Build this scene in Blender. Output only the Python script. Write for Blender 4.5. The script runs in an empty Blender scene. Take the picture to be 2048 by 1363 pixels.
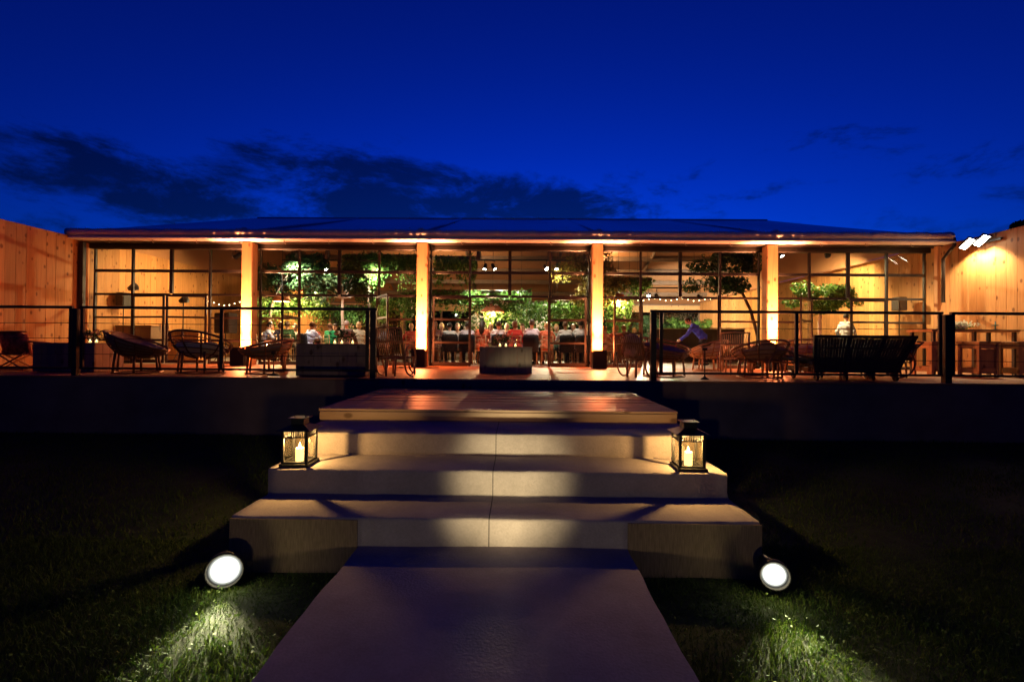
import bpy, bmesh, math, random
import numpy as np
from mathutils import Vector, Matrix
random.seed(7); rng = np.random.default_rng(7)
R = math.radians
scn = bpy.context.scene
COL = scn.collection
# ------------------------------------------------------------------ camera
F = 921.6                       # focal length in pixels of the 2048 wide photograph
cd = bpy.data.cameras.new('camera'); cam = bpy.data.objects.new('camera', cd); COL.objects.link(cam)
cd.sensor_width = 36; cd.lens = F/2048*36; cd.clip_start = 0.05; cd.clip_end = 3000
cam.matrix_world = (Matrix.Translation((0, 0, .62)) @ Matrix.Rotation(R(.68), 4, 'Z') @
                    Matrix.Rotation(R(90.53), 4, 'X') @ Matrix.Rotation(R(.45), 4, 'Z'))
scn.camera = cam
# ------------------------------------------------------------------ render settings / exposure
scn.view_settings.view_transform = 'Standard'; scn.view_settings.look = 'None'
scn.view_settings.exposure = 0.0; scn.view_settings.gamma = 1.0
scn.cycles.use_denoising = True
scn.cycles.max_bounces = 7; scn.cycles.diffuse_bounces = 3; scn.cycles.glossy_bounces = 3
scn.cycles.transmission_bounces = 4; scn.cycles.transparent_max_bounces = 24
scn.cycles.caustics_reflective = False; scn.cycles.caustics_refractive = False
scn.cycles.sample_clamp_indirect = 6.0
# ------------------------------------------------------------------ world: dusk sky with low dark clouds
w = bpy.data.worlds.new('World'); scn.world = w; w.use_nodes = True
nt = w.node_tree; nt.nodes.clear(); N = nt.nodes.new; L = nt.links.new
def math_node(op, a, b=None, tree=None, clamp=False):
    t = tree or nt
    n = t.nodes.new('ShaderNodeMath'); n.operation = op; n.use_clamp = clamp
    for i, s in enumerate((a, b)):
        if s is None: continue
        if isinstance(s, (int, float)): n.inputs[i].default_value = s
        else: t.links.new(s, n.inputs[i])
    return n.outputs[0]
sky = N('ShaderNodeTexSky'); sky.sky_type = 'NISHITA'; sky.sun_disc = False
sky.sun_elevation = R(-2.0); sky.sun_rotation = R(4); sky.altitude = 50
sky.air_density = 1.0; sky.dust_density = .3; sky.ozone_density = 6.0
tint = N('ShaderNodeMix'); tint.data_type = 'RGBA'; tint.blend_type = 'MULTIPLY'; tint.inputs[0].default_value = 1
gm = N('ShaderNodeGamma'); gm.inputs[1].default_value = 1.7; L(sky.outputs[0], gm.inputs[0]); L(gm.outputs[0], tint.inputs[6]); tint.inputs[7].default_value = (.5, 11.5, 9.0, 1)
tc = N('ShaderNodeTexCoord'); sep = N('ShaderNodeSeparateXYZ'); L(tc.outputs['Generated'], sep.inputs[0])
cmb = N('ShaderNodeCombineXYZ')
L(sep.outputs[0], cmb.inputs[0]); L(sep.outputs[1], cmb.inputs[1]); L(math_node('MULTIPLY', sep.outputs[2], 2.6), cmb.inputs[2])
mp = N('ShaderNodeMapping'); L(cmb.outputs[0], mp.inputs[0])
mp.inputs['Location'].default_value = (-4.47, 6.1, 2); mp.inputs['Rotation'].default_value = (0, R(-14), 0); mp.inputs['Scale'].default_value = (1, 1, 1)
nz = N('ShaderNodeTexNoise'); L(mp.outputs[0], nz.inputs['Vector']); nz.inputs['Scale'].default_value = 4.2
nz.inputs['Detail'].default_value = 12; nz.inputs['Roughness'].default_value = .68; nz.inputs['Distortion'].default_value = .3
nl = N('ShaderNodeTexNoise'); L(mp.outputs[0], nl.inputs['Vector']); nl.inputs['Scale'].default_value = 1.1; nl.inputs['Detail'].default_value = 1
den = math_node('ADD', nz.outputs[0], math_node('MULTIPLY', math_node('SUBTRACT', nl.outputs[0], .5), .55))
# clouds only low above the horizon, all the way round
low = N('ShaderNodeMapRange'); low.interpolation_type = 'SMOOTHSTEP'; L(sep.outputs[2], low.inputs[0])
low.inputs[1].default_value = .28; low.inputs[2].default_value = .48; low.inputs[3].default_value = .0; low.inputs[4].default_value = .26
cr = N('ShaderNodeMapRange'); cr.interpolation_type = 'SMOOTHSTEP'; L(math_node('SUBTRACT', den, low.outputs[0]), cr.inputs[0])
cr.inputs[1].default_value = .39; cr.inputs[2].default_value = .58; cr.inputs[3].default_value = 0; cr.inputs[4].default_value = .9
cl = N('ShaderNodeMix'); cl.data_type = 'RGBA'; L(cr.outputs[0], cl.inputs[0]); L(tint.outputs[2], cl.inputs[6])
dk = N('ShaderNodeMix'); dk.data_type = 'RGBA'; dk.blend_type = 'MULTIPLY'; dk.inputs[0].default_value = 1
L(tint.outputs[2], dk.inputs[6]); dk.inputs[7].default_value = (.6, .22, .13, 1); L(dk.outputs[2], cl.inputs[7])
bg = N('ShaderNodeBackground'); bg.inputs[1].default_value = .39
L(cl.outputs[2], bg.inputs[0]); wo = N('ShaderNodeOutputWorld'); L(bg.outputs[0], wo.inputs[0])
# ------------------------------------------------------------------ picture to place
def X(px, D): return (px-1035)/F*D
def Z(px, py, D): return .62 + (690+.00785*(px-1024)-py)/F*D
# ------------------------------------------------------------------ helpers
class M:
    def __init__(s): s.v = []; s.f = []
    def quad(s, *p):
        n = len(s.v); s.v += [tuple(q) for q in p]; s.f.append(tuple(range(n, n+len(p))))
    def box(s, x0, y0, z0, x1, y1, z1):
        n = len(s.v)
        s.v += [(x0,y0,z0),(x1,y0,z0),(x1,y1,z0),(x0,y1,z0),(x0,y0,z1),(x1,y0,z1),(x1,y1,z1),(x0,y1,z1)]
        s.f += [tuple(n+i for i in q) for q in ((0,3,2,1),(4,5,6,7),(0,1,5,4),(1,2,6,5),(2,3,7,6),(3,0,4,7))]
        return s
    def obox(s, c, size, rot=None):
        n = len(s.v); a, b, h = (q/2 for q in size)
        rot = rot or Matrix.Identity(3); c = Vector(c)
        for x, y, z in ((-a,-b,-h),(a,-b,-h),(a,b,-h),(-a,b,-h),(-a,-b,h),(a,-b,h),(a,b,h),(-a,b,h)):
            s.v.append(tuple(c + rot @ Vector((x, y, z))))
        s.f += [tuple(n+i for i in q) for q in ((0,3,2,1),(4,5,6,7),(0,1,5,4),(1,2,6,5),(2,3,7,6),(3,0,4,7))]
        return s
    def tube(s, pts, r, n=6, closed=False, caps=True):
        pts = [Vector(p) for p in pts]; m = len(pts); base = len(s.v)
        rr = r if isinstance(r, (list, tuple)) else [r]*m
        up = None
        for i, p in enumerate(pts):
            if closed: t = pts[(i+1) % m]-pts[i-1]
            else: t = pts[min(i+1, m-1)]-pts[max(i-1, 0)]
            t.normalize()
            if up is None:
                up = Vector((0,0,1)) if abs(t.z) < .9 else Vector((1,0,0))
            a = t.cross(up); a.normalize(); b = a.cross(t); up = b
            for k in range(n):
                an = 2*math.pi*k/n
                s.v.append(tuple(p + a*math.cos(an)*rr[i] + b*math.sin(an)*rr[i]))
        for i in range(m if closed else m-1):
            j = (i+1) % m
            for k in range(n):
                l = (k+1) % n
                s.f.append((base+i*n+k, base+j*n+k, base+j*n+l, base+i*n+l))
        if caps and not closed:
            s.f.append(tuple(base+k for k in range(n))); s.f.append(tuple(base+(m-1)*n+k for k in reversed(range(n))))
        return s
    def cyl(s, p, q, r0, r1=None, n=10): return s.tube([p, q], [r0, r0 if r1 is None else r1], n)
    def lathe(s, prof, n=14, c=(0,0,0), ax=None):
        base = len(s.v); ax = ax or Matrix.Identity(3); c = Vector(c)
        for r, z in prof:
            for k in range(n):
                a = 2*math.pi*k/n
                s.v.append(tuple(c + ax @ Vector((r*math.cos(a), r*math.sin(a), z))))
        for i in range(len(prof)-1):
            for k in range(n):
                l = (k+1) % n
                s.f.append((base+i*n+k, base+i*n+l, base+(i+1)*n+l, base+(i+1)*n+k))
        return s
    def sph(s, c, r, n=12, m=8, rot=None, fn=None):
        if isinstance(r, (int, float)): r = (r, r, r)
        base = len(s.v); c = Vector(c); rot = rot or Matrix.Identity(3)
        for i in range(m+1):
            th = math.pi*i/m
            for k in range(n):
                a = 2*math.pi*k/n
                d = Vector((math.sin(th)*math.cos(a), math.sin(th)*math.sin(a), math.cos(th)))
                q = fn(d) if fn else 1.0
                s.v.append(tuple(c + rot @ Vector((d.x*r[0]*q, d.y*r[1]*q, d.z*r[2]*q))))
        for i in range(m):
            for k in range(n):
                l = (k+1) % n
                s.f.append((base+i*n+k, base+(i+1)*n+k, base+(i+1)*n+l, base+i*n+l))
        return s
    def mesh(s, name, smooth=False, bevel=0):
        me = bpy.data.meshes.new(name); me.from_pydata(s.v, [], s.f)
        if bevel:
            bm = bmesh.new(); bm.from_mesh(me)
            bmesh.ops.recalc_face_normals(bm, faces=bm.faces)
            bmesh.ops.bevel(bm, geom=list(bm.edges), offset=bevel, segments=1 if bevel < .012 else 2, affect='EDGES', clamp_overlap=True)
            bm.to_mesh(me); bm.free()
        if smooth: me.polygons.foreach_set('use_smooth', [True]*len(me.polygons))
        me.update(); return me
    def build(s, name, mat, parent=None, smooth=False, bevel=0, loc=None):
        o = bpy.data.objects.new(name, s.mesh(name, smooth, bevel)); COL.objects.link(o)
        if mat: o.data.materials.append(mat)
        if parent: o.parent = parent
        if loc: o.location = loc
        return o
def tag(o, label, cat, group=None):
    o['label'] = label; o['category'] = cat
    if group: o['group'] = group
    return o
def thing(name, label, cat, loc=(0,0,0), rz=0, group=None):
    o = bpy.data.objects.new(name, None); COL.objects.link(o); o.empty_display_size = .2
    o.location = loc; o.rotation_euler = (0, 0, rz); return tag(o, label, cat, group)
def struct(o): o['kind'] = 'structure'; return o
def inst(name, me, parent=None, loc=(0,0,0), rot=(0,0,0), mat=None):
    o = bpy.data.objects.new(name, me); COL.objects.link(o); o.parent = parent
    o.location = loc; o.rotation_euler = rot
    if mat:
        if not me.materials: me.materials.append(None)
        o.material_slots[0].link = 'OBJECT'; o.material_slots[0].material = mat
    return o
def lamp(name, kind, loc, power, color, parent=None, target=None, size=.05, angle=60, blend=.6):
    d = bpy.data.lights.new(name, kind); d.energy = power; d.color = color
    d.shadow_soft_size = size
    if kind == 'SPOT': d.spot_size = R(angle); d.spot_blend = blend
    o = bpy.data.objects.new(name, d); COL.objects.link(o); o.parent = parent; o.location = loc
    if target is not None:
        o.rotation_euler = (Vector(target)-Vector(loc)).to_track_quat('-Z', 'Y').to_euler()
    return o
# ------------------------------------------------------------------ materials
MATS = {}
def pm(name, col, rough=.6, var=.25, scale=6, bump=.0, metal=0, spec=.4, stretch=(1,1,1), emit=None, rnd=0.0, sheen=0):
    m = bpy.data.materials.new(name); m.use_nodes = True; t = m.node_tree
    b = t.nodes['Principled BSDF']
    b.inputs['Roughness'].default_value = rough; b.inputs['Metallic'].default_value = metal
    b.inputs['Specular IOR Level'].default_value = spec
    if sheen: b.inputs['Sheen Weight'].default_value = sheen
    co = t.nodes.new('ShaderNodeTexCoord'); mpp = t.nodes.new('ShaderNodeMapping'); mpp.inputs['Scale'].default_value = stretch
    t.links.new(co.outputs['Object'], mpp.inputs[0])
    nn = t.nodes.new('ShaderNodeTexNoise'); nn.inputs['Scale'].default_value = scale; nn.inputs['Detail'].default_value = 6
    t.links.new(mpp.outputs[0], nn.inputs['Vector'])
    mx = t.nodes.new('ShaderNodeMix'); mx.data_type = 'RGBA'
    f = math_node('MULTIPLY_ADD', nn.outputs[0], 1.8, t, True); f.node.inputs[2].default_value = -.4
    t.links.new(f, mx.inputs[0])
    mx.inputs[6].default_value = tuple(c*(1-var) for c in col)+(1,); mx.inputs[7].default_value = tuple(min(1, c*(1+var)) for c in col)+(1,)
    out = mx.outputs[2]
    if rnd:
        oi = t.nodes.new('ShaderNodeObjectInfo'); hs = t.nodes.new('ShaderNodeHueSaturation')
        v = math_node('MULTIPLY_ADD', oi.outputs['Random'], rnd*2, t); v.node.inputs[2].default_value = 1-rnd
        t.links.new(v, hs.inputs['Value']); t.links.new(out, hs.inputs['Color']); out = hs.outputs[0]
    t.links.new(out, b.inputs['Base Color'])
    if bump:
        bp = t.nodes.new('ShaderNodeBump'); bp.inputs['Strength'].default_value = bump; bp.inputs['Distance'].default_value = .02
        t.links.new(nn.outputs[0], bp.inputs['Height']); t.links.new(bp.outputs[0], b.inputs['Normal'])
    if emit:
        b.inputs['Emission Color'].default_value = emit[0]+(1,); b.inputs['Emission Strength'].default_value = emit[1]
    MATS[name] = m; return m
def wood(name, col, knot=True, axis='Z', scale=1.0, var=.35, rough=.6):
    """planed softwood: grain stretched along the axis, dark round knots, board to board tone"""
    m = bpy.data.materials.new(name); m.use_nodes = True; t = m.node_tree; b = t.nodes['Principled BSDF']
    b.inputs['Roughness'].default_value = rough; b.inputs['Specular IOR Level'].default_value = .3
    co = t.nodes.new('ShaderNodeTexCoord'); oi = t.nodes.new('ShaderNodeObjectInfo')
    off = t.nodes.new('ShaderNodeVectorMath'); off.operation = 'MULTIPLY_ADD'
    cr_ = t.nodes.new('ShaderNodeCombineXYZ')
    for i in range(3): t.links.new(oi.outputs['Random'], cr_.inputs[i])
    t.links.new(cr_.outputs[0], off.inputs[0]); off.inputs[1].default_value = (37, 53, 71); t.links.new(co.outputs['Object'], off.inputs[2])
    mpp = t.nodes.new('ShaderNodeMapping'); k = {'X': (1.2, 22, 22), 'Y': (22, 1.2, 22), 'Z': (22, 22, 1.2)}[axis]
    mpp.inputs['Scale'].default_value = k; t.links.new(off.outputs[0], mpp.inputs[0])
    nn = t.nodes.new('ShaderNodeTexNoise'); nn.inputs['Scale'].default_value = 1.0*scale; nn.inputs['Detail'].default_value = 5; nn.inputs['Distortion'].default_value = .6
    t.links.new(mpp.outputs[0], nn.inputs['Vector'])
    mx = t.nodes.new('ShaderNodeMix'); mx.data_type = 'RGBA'; t.links.new(nn.outputs[0], mx.inputs[0])
    mx.inputs[6].default_value = tuple(c*(1-var) for c in col)+(1,); mx.inputs[7].default_value = tuple(min(1, c*(1+var*.7)) for c in col)+(1,)
    out = mx.outputs[2]
    hs = t.nodes.new('ShaderNodeHueSaturation'); v = math_node('MULTIPLY_ADD', oi.outputs['Random'], .34, t); v.node.inputs[2].default_value = .83
    t.links.new(v, hs.inputs['Value']); t.links.new(out, hs.inputs['Color']); out = hs.outputs[0]
    if knot:
        m2 = t.nodes.new('ShaderNodeMapping'); s3 = {'X': (.6, 1, 1), 'Y': (1, .6, 1), 'Z': (1, 1, .6)}[axis]; m2.inputs['Scale'].default_value = s3
        t.links.new(off.outputs[0], m2.inputs[0])
        vo = t.nodes.new('ShaderNodeTexVoronoi'); vo.inputs['Scale'].default_value = 5.2; t.links.new(m2.outputs[0], vo.inputs['Vector'])
        mr = t.nodes.new('ShaderNodeMapRange'); t.links.new(vo.outputs['Distance'], mr.inputs[0])
        mr.inputs[1].default_value = .12; mr.inputs[2].default_value = .22; mr.inputs[3].default_value = .85; mr.inputs[4].default_value = 0
        kx = t.nodes.new('ShaderNodeMix'); kx.data_type = 'RGBA'; t.links.new(mr.outputs[0], kx.inputs[0]); t.links.new(out, kx.inputs[6])
        kx.inputs[7].default_value = (col[0]*.28, col[1]*.2, col[2]*.15, 1); out = kx.outputs[2]
    t.links.new(out, b.inputs['Base Color'])
    bp = t.nodes.new('ShaderNodeBump'); bp.inputs['Strength'].default_value = .15; bp.inputs['Distance'].default_value = .004
    t.links.new(nn.outputs[0], bp.inputs['Height']); t.links.new(bp.outputs[0], b.inputs['Normal'])
    MATS[name] = m; return m
def leafmat(name, c1, c2, trans=.35, rough=.62):
    m = bpy.data.materials.new(name); m.use_nodes = True; t = m.node_tree; t.nodes.remove(t.nodes['Principled BSDF'])
    ge = t.nodes.new('ShaderNodeNewGeometry'); mx = t.nodes.new('ShaderNodeMix'); mx.data_type = 'RGBA'
    t.links.new(ge.outputs['Random Per Island'], mx.inputs[0]); mx.inputs[6].default_value = c1+(1,); mx.inputs[7].default_value = c2+(1,)
    di = t.nodes.new('ShaderNodeBsdfPrincipled'); di.inputs['Roughness'].default_value = rough; di.inputs['Specular IOR Level'].default_value = .35
    tr = t.nodes.new('ShaderNodeBsdfTranslucent')
    t.links.new(mx.outputs[2], di.inputs['Base Color']); t.links.new(mx.outputs[2], tr.inputs[0])
    ms = t.nodes.new('ShaderNodeMixShader'); ms.inputs[0].default_value = trans
    t.links.new(di.outputs[0], ms.inputs[1]); t.links.new(tr.outputs[0], ms.inputs[2])
    t.links.new(ms.outputs[0], t.nodes['Material Output'].inputs[0]); MATS[name] = m; return m
def glassmat(name, col=(1,1,1), refl=.06):
    m = bpy.data.materials.new(name); m.use_nodes = True; t = m.node_tree; t.nodes.remove(t.nodes['Principled BSDF'])
    tr = t.nodes.new('ShaderNodeBsdfTransparent'); tr.inputs[0].default_value = col+(1,)
    gl = t.nodes.new('ShaderNodeBsdfGlossy'); gl.inputs['Roughness'].default_value = .015
    lw = t.nodes.new('ShaderNodeLayerWeight'); lw.inputs[0].default_value = .35
    f = math_node('MULTIPLY_ADD', math_node('POWER', lw.outputs['Facing'], 3.0, t), .7, t, True); f.node.inputs[2].default_value = refl
    ms = t.nodes.new('ShaderNodeMixShader'); t.links.new(f, ms.inputs[0]); t.links.new(tr.outputs[0], ms.inputs[1]); t.links.new(gl.outputs[0], ms.inputs[2])
    t.links.new(ms.outputs[0], t.nodes['Material Output'].inputs[0]); MATS[name] = m; return m
def emis(name, col, s):
    m = bpy.data.materials.new(name); m.use_nodes = True; t = m.node_tree; t.nodes.remove(t.nodes['Principled BSDF'])
    e = t.nodes.new('ShaderNodeEmission'); e.inputs[0].default_value = col+(1,); e.inputs[1].default_value = s
    t.links.new(e.outputs[0], t.nodes['Material Output'].inputs[0]); MATS[name] = m; return m
W_PLANK = wood('plank_wood', (.47, .225, .075), var=.42)
W_COL = wood('column_wood', (.55, .30, .14), var=.42)
W_BOX = wood('cube_wood', (.20, .155, .13))
W_DECK = wood('deck_wood', (.40, .19, .085), knot=False, axis='X', rough=.5)
W_PLAT = wood('platform_wood', (.33, .22, .15), axis='X', rough=.5)
W_FURN = wood('stool_wood', (.45, .27, .12))
W_DARK = wood('dark_wood', (.045, .03, .022), knot=False, axis='X')
W_TABLE = wood('table_wood', (.2, .12, .07), knot=False, axis='X')
W_CHAIR = pm('chair_wood', (.42, .26, .13), rough=.45)
RATTAN = pm('rattan', (.27, .12, .05), rough=.42, var=.4, scale=25)
RATTAN_D = pm('dark_rattan', (.10, .05, .028), rough=.45, var=.4, scale=25)
RATTAN_L = pm('pale_rattan', (.45, .28, .14), rough=.45, var=.3, scale=25)
STEEL = pm('black_steel', (.018, .016, .017), rough=.5, metal=.0, var=.3, scale=14)
FRAME = pm('frame_steel', (.02, .0145, .012), rough=.5, var=.3, scale=14)
GALV = pm('galvanised_steel', (.35, .35, .36), rough=.35, metal=.9)
CONC = pm('terrace_concrete', (.16, .125, .10), rough=.9, var=.25, scale=2.2, bump=.25)
CARPET = pm('grey_carpet', (.31, .27, .265), rough=.95, var=.10, scale=60, bump=.25, spec=.1)
t_ = CARPET.node_tree; b_ = t_.nodes['Principled BSDF']; lk = b_.inputs['Base Color'].links[0].from_socket       # worn, scuffed patches and stains
n2 = t_.nodes.new('ShaderNodeTexNoise'); n2.inputs['Scale'].default_value = 2.3; n2.inputs['Detail'].default_value = 8; n2.inputs['Roughness'].default_value = .7
co_ = t_.nodes.new('ShaderNodeTexCoord'); t_.links.new(co_.outputs['Object'], n2.inputs['Vector'])
v_ = math_node('MULTIPLY_ADD', n2.outputs[0], .9, t_); v_.node.inputs[2].default_value = .55
hs_ = t_.nodes.new('ShaderNodeHueSaturation'); t_.links.new(v_, hs_.inputs['Value']); t_.links.new(lk, hs_.inputs['Color']); t_.links.new(hs_.outputs[0], b_.inputs['Base Color'])
HESSIAN = pm('hessian', (.23, .165, .10), rough=.95, var=.35, scale=9, bump=.3, spec=.1, stretch=(14, 14, 1.2))
CANVAS = pm('roof_canvas', (.82, .82, .84), rough=.25, var=.1, scale=1.2, spec=.7)
PVC = pm('white_pvc', (.76, .74, .73), rough=.5, var=.1, scale=5, bump=.2)
LINER = pm('ceiling_liner', (.38, .185, .085), rough=.8, var=.1, scale=1.5)
BEAM = pm('beam', (.12, .075, .05), rough=.6)
FLOORI = pm('inner_floor', (.30, .27, .22), rough=.5, var=.2, scale=2)
SOIL = pm('lawn_soil', (.022, .034, .006), rough=.95, var=.5, scale=5, bump=.5)
GRASS = leafmat('grass_blades', (.022, .065, .004), (.085, .12, .012), .25, .75)
CLOVER = leafmat('clover', (.03, .085, .008), (.10, .15, .02), .25, .8)
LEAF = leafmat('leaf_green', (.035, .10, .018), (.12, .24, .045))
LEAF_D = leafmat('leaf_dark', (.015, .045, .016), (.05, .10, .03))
LEAF_F = leafmat('leaf_fern', (.06, .15, .02), (.17, .27, .05))
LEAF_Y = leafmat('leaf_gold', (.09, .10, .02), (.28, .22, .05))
FLOWER = leafmat('white_flower', (.55, .55, .42), (.8, .78, .68), .3)
PINKFL = leafmat('pink_flower', (.5, .2, .16), (.75, .55, .4), .3)
BARK = pm('bark', (.11, .075, .05), rough=.9, var=.4, scale=12, bump=.5)
BARK_W = pm('pale_bark', (.5, .44, .36), rough=.85, var=.35, scale=14, bump=.4)
GLASS = glassmat('window_glass', (.96, .97, .95), .035)
GLASS_L = glassmat('lantern_glass', (.98, .96, .9), .13)
GLASSW = glassmat('drinking_glass', (.93, .95, .95), .14)
WHITEC = pm('white_cloth', (.72, .70, .66), rough=.85, var=.08, bump=.2)
FUR = pm('sheepskin', (.62, .55, .45), rough=.95, var=.22, scale=30, bump=.8, sheen=.3)
FUR_P = pm('pink_sheepskin', (.45, .26, .2), rough=.95, var=.22, scale=30, bump=.8)
CUSH = pm('grey_cushion', (.20, .17, .155), rough=.9, var=.2, scale=12, bump=.3)
RED = pm('red_throw', (.40, .035, .03), rough=.85, var=.5, scale=18)
BLACK = pm('matt_black', (.012, .012, .013), rough=.55, var=.2)
TERRA = pm('terracotta', (.42, .16, .07), rough=.8)
WAX = pm('candle_wax', (.85, .72, .5), rough=.5, emit=((1, .62, .22), 3.4))
FLAME = emis('flame', (1, .62, .22), 30)
E_SPOT = emis('spot_lens', (1, .97, .88), 60)
E_WARM = emis('warm_lens', (1, .66, .30), 35)
E_BULB = emis('warm_bulb', (1, .75, .40), 14)
E_GARDEN = emis('garden_lens', (.97, 1, .90), 26)
def lensmat(Rl):
    m = emis('garden_lens', (.97, 1, .90), 26); t_ = m.node_tree; tc_ = t_.nodes.new('ShaderNodeTexCoord'); vl = t_.nodes.new('ShaderNodeVectorMath'); vl.operation = 'LENGTH'; t_.links.new(tc_.outputs['Object'], vl.inputs[0])
    q = math_node('SUBTRACT', 1.0, math_node('DIVIDE', vl.outputs['Value'], Rl*1.03, t_), t_, True)  # emission falls off towards the rim to mimic a soft glow
    t_.links.new(math_node('MULTIPLY', math_node('POWER', q, 2.3, t_), 30.0, t_), t_.nodes['Emission'].inputs[1]); return m
E_FLOOD = emis('flood_panel', (1, .93, .76), 45)
# ================================================================== the setting
def gz(x, y):
    return -1.19 + .16*min(max((y-3.7)/4.65, 0), 1)
me = M(); xs = [-900, -60, -25] + [i*.5 for i in range(-32, 33)] + [25, 60, 900]; ys = [-900, -60, -12, -4] + [i*.35 for i in range(0, 25)] + [12, 40, 120, 1500]
for y in ys:
    for x in xs:
        n = .018*math.sin(x*2.1+y*1.7)+.014*math.sin(x*4.3-y*3.1) if abs(x) < 16 and 0 <= y < 8.3 else 0
        me.v.append((x, y, gz(x, y)+n-.02))
nx = len(xs)
for j in range(len(ys)-1):
    for i in range(nx-1): me.f.append((j*nx+i, j*nx+i+1, (j+1)*nx+i+1, (j+1)*nx+i))
struct(me.build('lawn_ground', SOIL, smooth=True))
# grass blades: stuff, dense near the camera
def blades(n, x0, x1, y0, y1, h, wd, seed):
    r = np.random.default_rng(seed)
    x = r.uniform(x0, x1, n); y = r.uniform(y0, y1, n)
    keep = (np.abs(x-.0) < y*1.2+.5) & ~((x > -1.29) & (x < .91) & (y < 3.8)) & ~((x > -2.45) & (x < 2.05) & (y > 3.62))
    x = x[keep]; y = y[keep]; n = len(x)
    z = -1.21 + .16*np.clip((y-3.7)/4.65, 0, 1)
    patch = .55+.5*np.sin(x*1.9+.7)*np.sin(y*2.3+1.1)+.3*np.sin(x*5.1+y*4.1)
    hh = h*r.uniform(.5, 1.3, n)*np.clip(.75+.35*patch, .45, 1.3); a = r.uniform(0, 2*np.pi, n); b = r.uniform(0, 2*np.pi, n); ln = r.uniform(.2, 1.1, n)*hh
    ww = wd*r.uniform(.7, 1.3, n)
    dx, dy = np.cos(a)*ww, np.sin(a)*ww; lx, ly = np.cos(b)*ln, np.sin(b)*ln
    P = np.empty((n, 5, 3))
    P[:, 0] = np.stack([x-dx, y-dy, z], 1); P[:, 1] = np.stack([x+dx, y+dy, z], 1)
    P[:, 2] = np.stack([x+dx*.7+lx*.35, y+dy*.7+ly*.35, z+hh*.6], 1); P[:, 3] = np.stack([x-dx*.7+lx*.35, y-dy*.7+ly*.35, z+hh*.6], 1)
    P[:, 4] = np.stack([x+lx, y+ly, z+hh*.95], 1)
    return P
def raw_mesh(name, V, faces_idx, sizes):
    m = bpy.data.meshes.new(name); m.vertices.add(len(V)); m.vertices.foreach_set('co', V.astype(np.float32).ravel())
    m.loops.add(len(faces_idx)); m.loops.foreach_set('vertex_index', faces_idx.astype(np.int32))
    m.polygons.add(len(sizes)); st = np.concatenate([[0], np.cumsum(sizes)[:-1]])
    m.polygons.foreach_set('loop_start', st.astype(np.int32)); m.polygons.foreach_set('loop_total', sizes.astype(np.int32))
    m.update(calc_edges=True); m.validate(); return m
P = np.concatenate([blades(120000, -4.6, 4.8, 1.7, 4.2, .05, .0028, 1), blades(70000, -10, 10, 4.1, 8.3, .06, .0045, 2)])
n = len(P); base = (np.arange(n)*5)[:, None]
idx = np.concatenate([base+np.array([[0, 1, 2, 3]]), base+np.array([[3, 2, 4]])], 1).ravel()
o = bpy.data.objects.new('grass', raw_mesh('grass', P.reshape(-1, 3), idx, np.tile([4, 3], n))); COL.objects.link(o); o.data.materials.append(GRASS)
o['kind'] = 'stuff'; tag(o, 'short dark lawn grass either side of the carpeted path', 'grass')
# clover and dry leaves in the lawn
def leaf_quads(c, nrm, size, seed, aspect=.5, droop=.0):
    """n leaves: rhombus of two triangles, at centres c, facing nrm"""
    r = np.random.default_rng(seed); n = len(c)
    d = r.normal(size=(n, 3)); d[:, 2] -= droop*2; d -= nrm*np.sum(d*nrm, 1, keepdims=True)*.8
    d /= np.linalg.norm(d, axis=1, keepdims=True)+1e-9
    s = np.cross(d, nrm); s /= np.linalg.norm(s, axis=1, keepdims=True)+1e-9
    L_ = (size*r.uniform(.6, 1.35, n))[:, None]
    Q = np.empty((n, 4, 3)); Q[:, 0] = c-d*L_*.5; Q[:, 1] = c+s*L_*aspect*.5+nrm*L_*.06; Q[:, 2] = c+d*L_*.5-nrm*L_*.1; Q[:, 3] = c-s*L_*aspect*.5+nrm*L_*.06
    return Q
def quads_obj(name, Q, mat, parent=None):
    n = len(Q); o = bpy.data.objects.new(name, raw_mesh(name, Q.reshape(-1, 3), np.arange(n*4), np.full(n, 4))); COL.objects.link(o)
    o.data.materials.append(mat); o.parent = parent; return o
r_ = np.random.default_rng(5); n = 1800
xx = np.concatenate([r_.uniform(-3.2, -1.3, n//2), r_.uniform(.95, 3.2, n//2)]); yy = r_.uniform(1.8, 3.4, n)
cc = np.stack([xx, yy, np.full(n, -1.17)+r_.uniform(0, .03, n)], 1); keep = (np.sin(xx*7)*np.sin(yy*9+1) > -.25); cc = cc[keep]
nn_ = r_.normal(size=cc.shape)*.45; nn_[:, 2] += 1; nn_ /= np.linalg.norm(nn_, axis=1, keepdims=True)
o = quads_obj('clover', leaf_quads(cc, nn_, .02, 3, .8), CLOVER); o['kind'] = 'stuff'; tag(o, 'clover leaves scattered low in the lawn grass', 'clover')

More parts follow.
